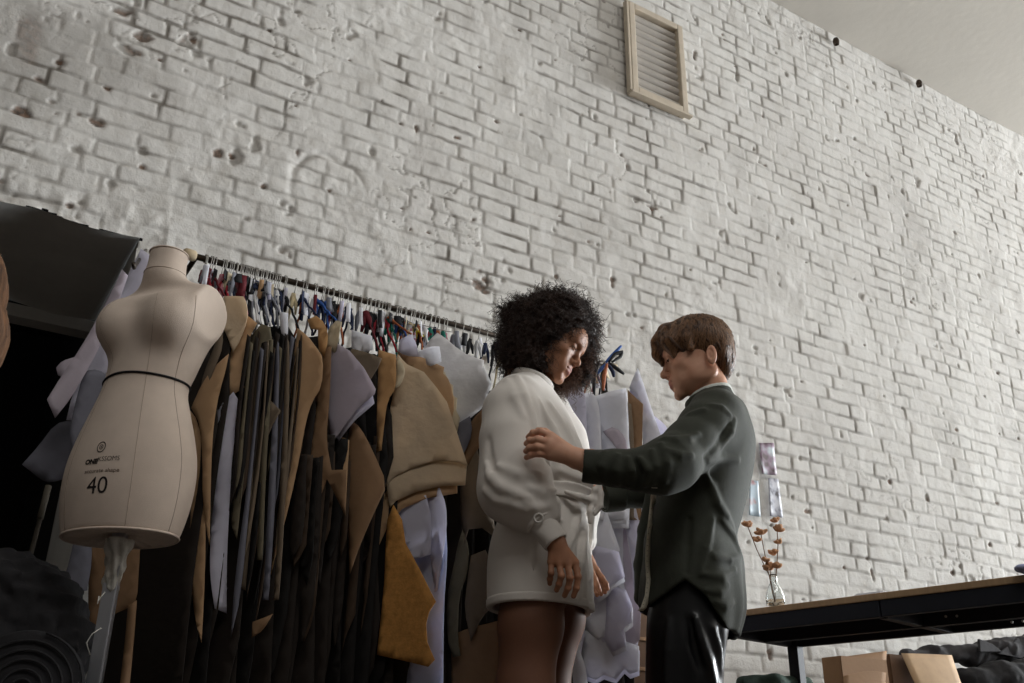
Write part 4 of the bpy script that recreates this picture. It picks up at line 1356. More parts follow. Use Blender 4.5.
# ------------------------------------------------------------------ people: shared pieces
def skin_mat(name, col, lip, deep):
    m = bpy.data.materials.new(name); m.use_nodes = True
    nt = m.node_tree; b_ = nt.nodes['Principled BSDF']
    b_.inputs['Roughness'].default_value = 0.52; b_.inputs['Specular IOR Level'].default_value = 0.35
    b_.inputs['Subsurface Weight'].default_value = 0.12; b_.inputs['Subsurface Radius'].default_value = (0.6, 0.25, 0.15); b_.inputs['Subsurface Scale'].default_value = 0.02
    tc = nt.nodes.new('ShaderNodeTexCoord'); n = nt.nodes.new('ShaderNodeTexNoise'); n.inputs['Scale'].default_value = 25; n.inputs['Detail'].default_value = 5
    nt.links.new(tc.outputs['Object'], n.inputs['Vector'])
    mx = nt.nodes.new('ShaderNodeMix'); mx.data_type = 'RGBA'; mx.inputs['A'].default_value = deep; mx.inputs['B'].default_value = col
    mr = nt.nodes.new('ShaderNodeMapRange'); mr.inputs['From Min'].default_value = 0.3; mr.inputs['From Max'].default_value = 0.55
    nt.links.new(n.outputs['Fac'], mr.inputs['Value']); nt.links.new(mr.outputs['Result'], mx.inputs['Factor'])
    at = nt.nodes.new('ShaderNodeAttribute'); at.attribute_name = 'lip'
    m2 = nt.nodes.new('ShaderNodeMix'); m2.data_type = 'RGBA'; m2.inputs['B'].default_value = lip
    nt.links.new(mx.outputs['Result'], m2.inputs['A']); nt.links.new(at.outputs['Fac'], m2.inputs['Factor'])
    nt.links.new(m2.outputs['Result'], b_.inputs['Base Color'])
    bp = nt.nodes.new('ShaderNodeBump'); bp.inputs['Strength'].default_value = 0.12; bp.inputs['Distance'].default_value = 0.002
    n2 = nt.nodes.new('ShaderNodeTexNoise'); n2.inputs['Scale'].default_value = 350
    nt.links.new(tc.outputs['Object'], n2.inputs['Vector']); nt.links.new(n2.outputs['Fac'], bp.inputs['Height']); nt.links.new(bp.outputs['Normal'], b_.inputs['Normal'])
    return m


class Head:
    """a head with its own axes: x to its left, y forward, z up, origin between the ears at eye height"""
    def __init__(s, C, fwd, up, fem=True, sc=1.0):
        s.C = np.asarray(C, float); f_ = np.asarray(fwd, float); f_ /= np.linalg.norm(f_)
        u_ = np.asarray(up, float); u_ = u_ - f_ * (u_ @ f_); u_ /= np.linalg.norm(u_)
        s.M = np.stack([np.cross(f_, u_), f_, u_], 1)   # columns: right, forward, up
        s.sc = sc; s.fem = fem

    def L(s, P): return (((P - s.C.astype(np.float32)) @ s.M.astype(np.float32)) / s.sc).astype(np.float32)
    def G(s, q): return s.C + s.M @ (np.asarray(q, float) * s.sc)

    def sdf(s, P, eyes_down=0.5):
        Q = s.L(P).copy()
        A_ = Q.copy(); A_[:, 0] = np.abs(A_[:, 0])
        d = ell(Q, (0, -.014, .034), (.074, .094, .080))
        d = smin(d, ell(Q, (0, .022, -.022), (.060, .066, .074)), .035)
        d = smin(d, ell(Q, (0, .038, -.072), (.042, .046, .030)), .030)
        d = smin(d, ell(A_, (.047, .004, -.064), (.015, .038, .026)), .022)      # jaw angle
        d = smin(d, cap(Q, (-.008, .079, -.098), (.008, .079, -.098), .0135, .0135), .020)     # chin
        d = smin(d, ell(A_, (.040, .060, -.026), (.020, .020, .017)), .022)    # cheekbone
        d = smin(d, ell(A_, (.026, .068, -.060), (.018, .016, .022)), .022)
        d = smin(d, ell(Q, (0, .074, .030), (.046, .020, .034)), .030)            # forehead
        d = smin(d, cap(A_, (.010, .0865, .0155), (.036, .078, .0175), .0065, .006), .014)  # brow
        d = smax(d, -ell(A_, (.031, .1, -.002), (.0175, .017, .0125)), .012)     # sockets
        # eyeball with lids mostly lowered
        d = smin(d, ell(A_, (.031, .0760, -.001), (.0145, .0125, .0120)), .003)
        d = smax(d, -cap(A_, (.019, .0895, -.0055), (.0425, .0860, -.0050), .0016, .0014), .003)
        # nose
        d = smin(d, chain(Q, [(0, .083, .012), (0, .092, -.010), (0, .1045, -.028), (0, .106, -.033)], [.0060, .0062, .0078, .0085], .006), .011)
        d = smin(d, ell(A_, (.0105, .0935, -.0365), (.0062, .0090, .0065)), .006)
        d = smax(d, -ell(A_, (.0062, .1000, -.0435), (.0030, .0045, .0030)), .002)
        # mouth mound, lips, groove
        d = smin(d, ell(Q, (0, .080, -.062), (.026, .016, .020)), .014)
        d = smin(d, ell(Q, (0, .0915, -.0570), (.019, .0062, .0048)), .005)
        d = smin(d, ell(Q, (0, .0905, -.0685), (.0165, .0068, .0055)), .005)
        d = smax(d, -cap(Q, (-.021, .0915, -.0625), (.021, .0915, -.0625), .0014, .0014), .003)
        d = smax(d, -ell(Q, (0, .094, -.080), (.016, .005, .005)), .008)
        d = smax(d, -cap(Q, (0, .0965, -.0495), (0, .0985, -.0440), .0020, .0018), .004)
        # ears
        er = rotm(0.25, 0.0, 0.0)
        e = ell(A_, (.0745, -.024, -.034), (.0075, .0145, .0290), er)
        e = smax(e, -ell(A_, (.0810, -.021, -.030), (.0055, .0080, .0180), er), .003)
        e = smin(e, ell(A_, (.0755, -.0225, -.032), (.003, .0035, .009), er), .004)
        d = smin(d, e, .005)
        return d * s.sc

    def lip(s, V):
        Q = s.L(V.astype(np.float32))
        up_ = np.exp(-((Q[:, 0] / .019) ** 4 + ((Q[:, 2] + .0575) / .0050) ** 4)) + np.exp(-((Q[:, 0] / .017) ** 4 + ((Q[:, 2] + .0685) / .0055) ** 4))
        return np.clip(up_ * (Q[:, 1] > .083), 0, 1)

    def part(s, f, lo, hi, res):
        """mesh a small shape given in head axes, returned in frame coordinates"""
        V, F = surf(f, lo, hi, res)
        return s.C + (V * s.sc) @ s.M.T, F


def brows_and_lashes(H, root, fr, m):
    out = []
    for sg in (-1, 1):
        f = lambda P: smin(cap(P, (sg * .013, .0935, .0185), (sg * .030, .0895, .0225), .0019, .0022), cap(P, (sg * .030, .0895, .0225), (sg * .047, .0735, .0185), .0022, .0010), .002)
        V, F = H.part(f, (-.06, .05, .0), (.06, .11, .04), .0012)
        from_np('eyebrow', fr.world(V), F, m, root)
        f2 = lambda P: chain(P, [(sg * .019, .0905, -.0045), (sg * .031, .0915, -.0072), (sg * .0435, .0855, -.0045)], [.0009, .0012, .0009], .001)
        V, F = H.part(f2, (-.06, .05, -.02), (.06, .11, .01), .0008)
        from_np('eyelashes', fr.world(V), F, m, root)


def body_object(name, parts, fr, m, root, heads=()):
    V, F = join_np(parts)
    o = from_np(name, fr.world(V), F, m, root)
    at = o.data.attributes.new('lip', 'FLOAT', 'POINT')
    v = np.zeros(len(V))
    for H in heads: v = np.maximum(v, H.lip(V))
    at.data.foreach_set('value', v.astype(np.float32))
    return o


def hand_sdf(wrist, palm_pts, fingers, thumb, rp=0.013, wr=0.024):
    """wrist point, list of knuckle points, five finger chains"""
    def f(P):
        d = None
        for k in palm_pts:
            w_ = np.asarray(wrist) * 0.82 + np.asarray(k) * 0.18
            e = cap(P, w_, k, rp * 1.15, rp * 0.82)
            d = e if d is None else smin(d, e, 0.012)
        for i, (pts, rad) in enumerate(fingers):
            e = chain(P, pts, rad, 0.002)
            # knuckle swellings
            for j in range(1, len(pts) - 1):
                e = smin(e, np.linalg.norm(P - _v(pts[j]), axis=1) - rad[j] * 1.10, 0.003)
            d = smin(d, e, 0.0035)
        d = smin(d, chain(P, thumb[0], thumb[1], 0.003), 0.008)
        return d
    return f


def fing(fr, pts, r0=0.0085, r1=0.0062):
    q = [fr.p(*p) for p in pts]
    n = len(q)
    return q, [r0 + (r1 - r0) * i / (n - 1) for i in range(n)]


def hair_strands(name, paths, radius, m, root, fr):
    """paths: (n, k, 3) in frame coordinates"""
    n, k, _ = paths.shape
    hc = bpy.data.hair_curves.new(name)
    hc.add_curves([k] * n)
    W_ = fr.world(paths.reshape(-1, 3)).astype(np.float32)
    hc.position_data.foreach_set('vector', W_.ravel())
    at = hc.attributes.get('radius') or hc.attributes.new('radius', 'FLOAT', 'POINT')
    r = np.tile(np.linspace(1, 0.45, k), n) * radius
    at.data.foreach_set('value', r.astype(np.float32))
    hc.materials.append(m)
    o = bpy.data.objects.new(name, hc); COL.objects.link(o)
    o.parent = root
    o.matrix_parent_inverse = parent_world(root).inverted()
    return o


def strand_mat(name, c1, c2):
    m = mat(name, c1, .42, spec=.4)
    nt = m.node_tree; hi = nt.nodes.new('ShaderNodeHairInfo'); mx = nt.nodes.new('ShaderNodeMix'); mx.data_type = 'RGBA'
    mx.inputs['A'].default_value = c2; mx.inputs['B'].default_value = c1
    nt.links.new(hi.outputs['Random'], mx.inputs['Factor']); nt.links.new(mx.outputs['Result'], nt.nodes['Principled BSDF'].inputs['Base Color'])
    return m


def hair_mat(name, c1, c2, scale=60, stretch=None, rough=0.5):
    return mat(name, c1, rough, var=0.4, vscale=scale, col2=c2, bump=0.5, bscale=scale * 3, spec=0.3, stretch=stretch)
#@@PART4
# ------------------------------------------------------------------ the woman in the white dress
F1 = Frame(33.5, 2.65)
M_SKIN1 = skin_mat('brown_skin', srgb(164, 116, 88), srgb(150, 92, 80), srgb(146, 100, 74))
M_TIGHTS = mat('brown_tights', srgb(112, 76, 58), 0.6, var=0.06, vscale=300)
M_DRESS = mat('white_neoprene_jersey', srgb(214, 208, 201), 0.85, bump=0.15, bscale=900, sheen=0.1)
M_HAIR1 = hair_mat('dark_curly_hair', srgb(34, 24, 20), srgb(62, 44, 36), 30)
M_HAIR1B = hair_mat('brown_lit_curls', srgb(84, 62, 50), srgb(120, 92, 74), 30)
M_LASH = mat('dark_lashes', srgb(30, 22, 18), 0.7)
M_EYE = mat('eye_white', srgb(214, 206, 200), 0.2)
M_BTN = mat('white_buckle', srgb(210, 206, 200), 0.3)
M_SHOE = mat('shoe_leather', srgb(60, 46, 40), 0.5)
w1 = empty('person', tuple(F1.o), 'woman with voluminous dark curly hair in a white long sleeved belted dress', 'person')
th1 = R(20)
f1 = np.array([math.cos(th1), -math.sin(th1)])      # body faces right and a little to the doorway
l1 = np.array([math.sin(th1), math.cos(th1)])       # towards her far (left) side
p1 = F1.p
a28 = R(29)
H1 = Head(p1(552, 342, 0.0), (math.cos(a28) * math.cos(0.26), -math.cos(a28) * math.sin(0.26), -math.sin(a28)), (math.sin(a28), 0, math.cos(a28)), True, 1.0)
neck_b = p1(533, 392, 0.02)
zz1 = lambda y: float(p1(540, y, 0)[2])
uu1 = lambda x, y: float(p1(x, y, 0)[0])


def head1_sdf(P):
    d = H1.sdf(P)
    d = smin(d, chain(P, [H1.G((0, -.022, -.045)), H1.G((0, -.045, -.10)), neck_b], [.050, .048, .056], .02), .022)
    return d


lo = np.minimum(H1.C, neck_b) - 0.15; hi = np.maximum(H1.C, neck_b) + 0.15
Vh, Fh = surf(head1_sdf, lo, hi, 0.0024)
Vh = relax(Vh, Fh, 1, 0.4)

# near hand, back of the hand to the room
hw = -0.235
wrist = p1(555.5, 541, hw + 0.005)
kn = [p1(551.5, 562, hw + .002), p1(559, 563, hw - .004), p1(567.5, 563.5, hw - .004), p1(575, 562.5, hw + .002)]
fg = [fing(F1, [(551.5, 562, hw + .002), (551, 573, hw - .004), (550, 579, hw + .006), (549.8, 583.5, hw + .016)], .0082, .0062),
      fing(F1, [(559, 563, hw - .004), (561.3, 576, hw - .010), (559, 584, hw), (556.6, 590, hw + .012)], .0088, .0066),
      fing(F1, [(567.5, 563.5, hw - .004), (570, 578, hw - .010), (568, 588, hw), (564.6, 595.5, hw + .012)], .0090, .0067),
      fing(F1, [(575, 562.5, hw + .002), (578, 577, hw - .003), (576.5, 588, hw + .003), (573.5, 596, hw + .012)], .0088, .0066)]
tb = ([p1(563, 549, hw + .018), p1(572, 560, hw + .034), p1(577, 570, hw + .040), p1(577, 580, hw + .042)], [.012, .0105, .0088, .0070])
h1a = hand_sdf(wrist, kn, fg, tb, .0135)
def hand1(P):
    d = h1a(P)
    return smin(d, chain(P, [p1(545, 522, hw + 0.01), wrist], [.027, .0235], .01), .014)
lo = np.min([wrist] + kn + [q for f_ in fg for q in f_[0]], 0) - 0.045; hi = np.max([wrist] + kn + [q for f_ in fg for q in f_[0]], 0) + 0.06
Vn, Fn = surf(hand1, lo, hi, 0.0018)
# far hand, seen past the skirt
fw_ = 0.17
wr2 = p1(586, 562, fw_)
kn2 = [p1(596, 570, fw_ - .012), p1(595, 574, fw_), p1(594, 578, fw_ + .008), p1(593, 581, fw_ + .016)]
fg2 = [fing(F1, [(596, 570, fw_ - .012), (602, 578, fw_ - .014), (606, 584, fw_ - .012), (607.5, 588.5, fw_ - .008)], .0088, .0064),
       fing(F1, [(595, 574, fw_), (601, 583, fw_ - .002), (604.5, 589, fw_), (605, 592, fw_ + .004)], .0088, .0065),
       fing(F1, [(594, 578, fw_ + .008), (598, 586, fw_ + .010), (601, 591.5, fw_ + .012), (601, 594, fw_ + .016)], .0086, .0064),
       fing(F1, [(593, 581, fw_ + .016), (595, 588, fw_ + .018), (597, 592.5, fw_ + .020), (597, 595, fw_ + .024)], .0080, .0060)]
tb2 = ([p1(590, 571, fw_ - .02), p1(594, 579, fw_ - .034), p1(597, 586, fw_ - .036), p1(599.5, 591, fw_ - .034)], [.0115, .0105, .0090, .0068])
h1b = hand_sdf(wr2, kn2, fg2, tb2, .0135)
def hand2(P):
    return smin(h1b(P), chain(P, [p1(574, 530, fw_), wr2], [.030, .0235], .01), .014)
lo2 = np.min([wr2] + kn2 + [q for f_ in fg2 for q in f_[0]], 0) - 0.05; hi2 = np.max([wr2] + kn2 + [q for f_ in fg2 for q in f_[0]], 0) + 0.05
Vn2, Fn2 = surf(hand2, lo2, hi2, 0.002)

# hidden torso, arms inside the sleeves and the legs down to the floor
zh1 = zz1(612)
hipc = p1(541, 560, 0.0)
def legline(side):
    # side -1 near, +1 far
    if side < 0:
        return [np.array([hipc[0] - 0.02, -0.075, hipc[2]]), p1(531, 625, -0.075), p1(525, 690, -0.075), np.array([uu1(519, 683) - 0.03, -0.075, 0.46]), np.array([uu1(519, 683) - 0.045, -0.07, 0.10])], [.084, .079, .069, .048, .034]
    return [np.array([hipc[0] + 0.008, 0.085, hipc[2]]), p1(557, 618, 0.085), p1(544, 690, 0.085), np.array([uu1(540, 683) - 0.02, 0.085, 0.46]), np.array([uu1(540, 683) - 0.04, 0.08, 0.10])], [.080, .072, .062, .048, .034]


def body1_sdf(P):
    d = loft(P, [hipc[2] - 0.12, hipc[2], zz1(500), zz1(430), zz1(395), zz1(382)], [hipc[0], hipc[0], uu1(548, 500), uu1(530, 430), uu1(527, 395), uu1(530, 382)], 0.0,
             [.12, .135, .105, .12, .12, .055], [.085, .09, .075, .08, .06, .045], math.atan2(l1[1], l1[0]))
    for s_ in (-1, 1):
        q, r_ = legline(s_)
        d = smin(d, chain(P, q, r_, .03), .03)
        # foot
        a_ = q[-1]
        d = smin(d, cap(P, a_ - (0.02, 0, 0.045), a_ + (0.13, -0.04, -0.065), .036, .026), .03)
    return d
Vb, Fb = surf(body1_sdf, (-0.45, -0.35, -0.01), (0.45, 0.35, zz1(375)), 0.009)
Vb = relax(Vb, Fb, 2)
legs_cut = Vb
person1 = body_object('body', [(Vh, Fh), (Vn, Fn), (Vn2, Fn2)], F1, M_SKIN1, w1, [H1])
# legs and hidden trunk carry the tights on the same continuous body mesh
person1.data.materials.append(M_TIGHTS)
def append_part(o, V, F, fr, mi):
    me = o.data
    old_v = len(me.vertices)
    co = np.zeros(old_v * 3, np.float32); me.vertices.foreach_get('co', co)
    fl = np.zeros(len(me.loops), np.int32); me.loops.foreach_get('vertex_index', fl)
    lip = np.zeros(old_v, np.float32); me.attributes['lip'].data.foreach_get('value', lip)
    V2 = np.concatenate([co.reshape(-1, 3), fr.world(V).astype(np.float32)]); F2 = np.concatenate([fl.reshape(-1, 4), F + old_v])
    mats = list(me.materials)
    nf = len(me.polygons)
    nm = bpy.data.meshes.new(me.name)
    nm.vertices.add(len(V2)); nm.vertices.foreach_set('co', V2.ravel())
    nm.loops.add(F2.size); nm.loops.foreach_set('vertex_index', F2.ravel().astype(np.int32))
    nm.polygons.add(len(F2)); nm.polygons.foreach_set('loop_start', np.arange(0, F2.size, 4, dtype=np.int32)); nm.polygons.foreach_set('loop_total', np.full(len(F2), 4, np.int32))
    nm.update(calc_edges=True)
    for m_ in mats: nm.materials.append(m_)
    mi_ = np.zeros(len(F2), np.int32); mi_[nf:] = mi
    nm.polygons.foreach_set('material_index', mi_)
    nm.polygons.foreach_set('use_smooth', [True] * len(F2))
    at = nm.attributes.new('lip', 'FLOAT', 'POINT'); at.data.foreach_set('value', np.concatenate([lip, np.zeros(len(V), np.float32)]))
    o.data = nm
append_part(person1, Vb, Fb, F1, 1)
brows_and_lashes(H1, w1, F1, M_LASH)

# ---- dress
ya1 = math.atan2(l1[1], l1[0])    # lateral axis
zt1 = [(zz1(614), 540.5, 614, .176, .132), (zz1(590), 540, 590, .178, .134), (zz1(560), 540, 560, .178, .132), (zz1(535), 541, 535, .164, .122), (zz1(512), 545, 512, .142, .108), (zz1(499), 548, 499, .132, .104),
       (zz1(488), 549, 488, .145, .118), (zz1(470), 545, 470, .165, .128), (zz1(445), 538, 445, .172, .120), (zz1(420), 533, 420, .170, .106), (zz1(402), 530, 402, .160, .090), (zz1(391), 529, 391, .120, .072), (zz1(381), 531, 381, .075, .062)]
zt1.sort()
DZ = [t[0] for t in zt1]; DU = [uu1(t[1], t[2]) for t in zt1]; DA = [t[3] for t in zt1]; DB = [t[4] for t in zt1]
z_hem = zz1(611)
SW = -0.185
def P1(x, y, w): return p1(x, y, w)
sleeve = [P1(517, 396, -.115), P1(512, 412, -.150), P1(511, 440, -.175), P1(515, 470, -.185), P1(518, 490, -.195)]
sleeve_r = [.062, .074, .078, .088, .094]


def dress_base(P):
    d = loft(P, DZ, DU, 0.0, DA, DB, ya1)
    # vertical flutes falling from the belt
    th = np.arctan2(P[:, 1], P[:, 0] - 0.02)
    t = np.clip((zz1(500) - P[:, 2]) / 0.22, 0, 1)
    d = d - 0.0035 * np.sin(th * 9 + 1.0) * np.where(P[:, 2] < zz1(500), (0.3 + t), 0) * np.clip(np.cos(th + 0.2) + 0.2, 0, 1)
    return d


def arm_near(P):
    d = chain(P, sleeve, sleeve_r, .03)
    d = smin(d, ell(P, P1(506, 492, -.19), (.058, .060, .050)), .04)                 # droop at the elbow
    d = smin(d, chain(P, [P1(512, 489, -.195), P1(531, 508, -.215), P1(541, 519, -.222)], [.080, .056, .040], .03), .03)
    d = smin(d, ell(P, P1(548, 505, -.215), (.030, .035, .030)), .03)
    return d


def cuff_near(P):
    return cyl(P, P1(539, 519, -.223), P1(556.5, 543.5, -.234), .037, .0325, .006)


def arm_far(P):
    d = chain(P, [P1(543, 400, .13), P1(560, 440, .175), P1(572, 478, .19), P1(575, 505, .18), P1(583, 540, .17)], [.066, .075, .078, .070, .040], .03)
    return d


def dress_all(P):
    d = dress_base(P)
    d = smin(d, arm_near(P), .022)
    d = smin(d, arm_far(P), .03)
    return d


fold1 = folds(dress_all, F1, [
    ([(517, 376), (524, 396), (531, 414), (536, 430)], .011, .007),
    ([(507, 380), (515, 398), (523, 416)], .010, .003),
    ([(487, 474), (500, 486), (516, 494), (530, 498)], .011, .007),
    ([(484, 490), (496, 500), (512, 504), (526, 510)], .010, .006),
    ([(486, 462), (492, 478), (502, 490)], .008, .003),
    ([(498, 466), (518, 474), (540, 474)], .010, .005),
    ([(530, 488), (544, 492), (555, 490)], .009, .005),
    ([(526, 503), (536, 508), (548, 506)], .008, .005),
    ([(536, 432), (546, 458), (554, 482), (557, 498)], .006, -.003),
    ([(489, 440), (490, 458), (494, 470)], .006, -.003),
    ([(540, 402), (552, 428), (566, 452)], .010, .003),
    ([(550, 404), (566, 430), (580, 458)], .010, .003),
    ([(545, 495), (556, 515), (560, 520)], .008, .004),
    ([(588, 512), (584, 535), (580, 565), (579, 598)], .010, .004),
    ([(580, 512), (574, 530), (569, 548)], .009, .004),
    ([(594, 516), (591, 540), (589, 580)], .007, .003),
    ([(583, 514), (580, 540), (576, 570)], .006, -.004),
    ([(533, 535), (533, 560), (532, 606)], .003, -.002),
    ([(560, 470), (578, 478), (592, 482)], .009, .004),
    ([(562, 484), (578, 488), (592, 489)], .008, .004),
], .016)


def dress_sdf(P):
    d = fold1(P)
    # open hem, neck and sleeve ends: hollow the garment
    inner = loft(P, [z_hem - 0.1] + DZ[1:5], [DU[0]] + DU[1:5], 0.0, [DA[0] - .018] + [a_ - .018 for a_ in DA[1:5]], [DB[0] - .018] + [b_ - .018 for b_ in DB[1:5]], ya1)
    inner = np.maximum(inner, P[:, 2] - zz1(530))
    d = np.maximum(d, z_hem - P[:, 2])
    d = smax(d, -inner, .002)
    # wide neckline
    d = smax(d, -ell(P, P1(540, 378, 0.0), (.062, .075, .045)), .006)
    return d


sdf_obj('dress', dress_sdf, (-0.33, -0.33, z_hem - 0.03), (0.33, 0.33, zz1(362)), 0.0046, M_DRESS, w1, F1, 2)
# hem band
def hem_sdf(P):
    z = P[:, 2]
    o_ = dress_base(P)
    return smax(np.abs(o_ + 0.001) - 0.0035, np.abs(z - (z_hem + 0.011)) - 0.012, 0.003)
sdf_obj('hem_band', hem_sdf, (-0.33, -0.3, z_hem - 0.02), (0.33, 0.3, z_hem + 0.04), 0.0036, M_DRESS, w1, F1, 1)
sdf_obj('cuff', cuff_near, tuple(P1(545, 531, -.225) - 0.09), tuple(P1(545, 531, -.225) + 0.09), 0.003, M_DRESS, w1, F1, 1)
# neck band
def nb_sdf(P):
    Q = P - _v(P1(532, 382, 0.0)); Q = Q @ rotm(0, 0.35, 0)
    r = np.sqrt((Q[:, 0] / .060) ** 2 + (Q[:, 1] / .072) ** 2)
    return np.hypot((r - 1) * .062, Q[:, 2] * 0.55) - .006
sdf_obj('neck_band', nb_sdf, tuple(P1(532, 382, 0) - 0.11), tuple(P1(532, 382, 0) + 0.11), 0.003, M_DRESS, w1, F1, 1)
# belt with knot and hanging end
zb1 = zz1(500)
def belt_sdf(P):
    z0 = zb1 + 0.10 * (P[:, 0] - DU[5]) * 0.6
    o_ = loft(P, DZ, DU, 0.0, [a_ + .004 for a_ in DA], [b_ + .004 for b_ in DB], ya1)
    return smax(np.abs(o_) - 0.006, np.abs(P[:, 2] - z0 + 0.003) - 0.021, 0.008)
sdf_obj('belt', belt_sdf, (-0.25, -0.2, zb1 - 0.06), (0.3, 0.2, zb1 + 0.06), 0.004, M_DRESS, w1, F1, 2)
def knot_sdf(P):
    k_ = P1(592, 501, -.06)
    d = ell(P, k_, (.014, .018, .016))
    d = smin(d, chain(P, [k_, P1(595, 490, -.07), P1(599, 486, -.070), P1(601, 494, -.068), P1(600, 506, -.066), P1(595, 514, -.066)], [.010, .008, .007, .008, .009, .006], .004), .006)
    d = smin(d, chain(P, [k_, P1(590, 512, -.080), P1(590, 522, -.080)], [.009, .008, .006], .004), .006)
    d = smin(d, chain(P, [k_, P1(580, 497, -.11), P1(566, 492, -.13)], [.012, .010, .006], .006), .008)
    return d
sdf_obj('belt_knot', knot_sdf, tuple(P1(585, 505, -.08) - 0.1), tuple(P1(592, 505, -.06) + 0.09), 0.003, M_DRESS, w1, F1, 1)
# cuff strap with its round buckle
c_ = hit(lambda P: np.minimum(cuff_near(P), arm_near(P)), F1, 538.5, 518)
def strap_sdf(P):
    a_ = P1(541, 521, -.224); ax = P1(556, 543, -.234) - P1(538, 519, -.223); ax /= np.linalg.norm(ax)
    t = (P - _v(a_)) @ _v(ax)
    r = np.linalg.norm(P - _v(a_) - t[:, None] * _v(ax), axis=1)
    return smax(np.abs(r - .0415) - .0035, np.abs(t) - .0085, .003)
sdf_obj('cuff_strap', strap_sdf, tuple(P1(541, 521, -.224) - 0.07), tuple(P1(541, 521, -.224) + 0.07), 0.0028, M_DRESS, w1, F1, 1)
cc = hit(lambda P: strap_sdf(P), F1, 538.5, 518)
if cc is None: cc = c_
nv = cam_local(F1) - cc; nv /= np.linalg.norm(nv)
def buckle_sdf(P):
    t = (P - _v(cc)) @ _v(nv); r = np.linalg.norm(P - _v(cc) - t[:, None] * _v(nv), axis=1)
    return np.hypot(r - .0105, t - .001) - .0028
sdf_obj('buckle', buckle_sdf, tuple(cc - 0.02), tuple(cc + 0.02), 0.0012, M_BTN, w1, F1, 0)

# ---- hair: dense core volume with curls growing out of it
hc_ = lambda x, y, w=0.0: p1(x, y, w)
blobs = [((545, 330, 0.0), (.108, .115, .100)), ((526, 340, 0.0), (.082, .100, .085)), ((533, 362, 0.0), (.085, .090, .060)), ((520, 357, 0.0), (.060, .080, .050)), ((567, 322, 0.0), (.075, .100, .070)),
         ((514, 314, 0.0), (.050, .070, .030)), ((550, 312, 0), (.10, .10, .055)), ((541, 378, 0.06), (.050, .050, .040))]
blobs = [(hc_(*a_), b_) for a_, b_ in blobs]
side = [((560, 372, 0.105), (.050, .030, .060)), ((584, 352, 0.10), (.045, .035, .085)), ((577, 373, 0.11), (.050, .030, .050)), ((585, 330, 0.055), (.040, .055, .060))]
side = [(hc_(*a_), b_) for a_, b_ in side]


def hair1_vol(P, grow=0.0, face=True):
    d = None
    for c, r in blobs + side:
        e = ell(P, c, (r[0] + grow, r[1] + grow, r[2] + grow))
        d = e if d is None else smin(d, e, .03)
    if face:
        Q = H1.L(P)
        # the face stays clear: region in front of the ears and under the hairline
        cut = ell(Q, (-.010, .108, -.052), (.060, .070, .068))
        cut = smin(cut, ell(Q, (-.055, .075, -.060), (.050, .040, .055)), .02)
        d = smax(d, -cut, .012)
    return d


def nz3(P, s, seed):
    return (vnoise(P[:, 0] + 1.7 * P[:, 2], P[:, 1] - .6 * P[:, 2], s, seed) + vnoise(P[:, 2] + .5 * P[:, 0], P[:, 0] - .9 * P[:, 1], s, seed + 5)) * 0.5


def hair1_sdf(P):
    return hair1_vol(P, -0.010) + 0.010 * nz3(P, 70, 3) + 0.006 * nz3(P, 150, 9)


lo = np.min([c for c, _ in blobs + side], 0) - 0.14; hi = np.max([c for c, _ in blobs + side], 0) + 0.14
Vc, Fc = surf(hair1_sdf, lo, hi, 0.0042)
hair1 = from_np('hair', F1.world(Vc), Fc, M_HAIR1, w1)
# curls
g = np.random.default_rng(21)
def grad(f, P, e=0.003):
    G = np.stack([f(P + _v((e, 0, 0))) - f(P - _v((e, 0, 0))), f(P + _v((0, e, 0))) - f(P - _v((0, e, 0))), f(P + _v((0, 0, e))) - f(P - _v((0, 0, e)))], 1)
    return G / np.maximum(np.linalg.norm(G, axis=1), 1e-6)[:, None]
idx = g.choice(len(Vc), 7000, replace=False)
S = Vc[idx].astype(np.float32)
N_ = grad(lambda P: hair1_vol(P, 0.0, True), S, .006)
# no curls growing over the face from the edge of the cut
Qs = H1.L(S)
ok = ~((ell(Qs, (-.012, .105, -.045), (.070, .078, .084)) < 0.0))
S = S[ok]; N_ = N_[ok]
n = len(S); k = 22
ln = g.uniform(0.012, 0.034, n) * (1 + 0.5 * (g.random(n) < .12))
t = np.linspace(0, 1, k)
rnd = g.normal(size=(n, 3)); tx = np.cross(N_, rnd); tx /= np.linalg.norm(tx, axis=1)[:, None]; ty = np.cross(N_, tx)
rad_ = g.uniform(.0025, .0055, n); turns = g.uniform(1.5, 3.2, n) * np.sign(g.normal(size=n)); ph = g.uniform(0, 6.28, n)
drift = g.normal(size=(n, 3)) * 0.010 + np.array([0, 0, -0.006])
ang = ph[:, None] + turns[:, None] * 2 * PI * t[None]
paths = S[:, None, :] - N_[:, None, :] * 0.006 + N_[:, None, :] * (ln[:, None] * t[None])[:, :, None] + (np.cos(ang) * rad_[:, None] * (0.3 + t)[None])[:, :, None] * tx[:, None, :] + (np.sin(ang) * rad_[:, None] * (0.3 + t)[None])[:, :, None] * ty[:, None, :] + drift[:, None, :] * (t ** 2)[None, :, None]
hair_strands('hair_curls', paths, 0.00075, M_HAIR1, w1, F1)
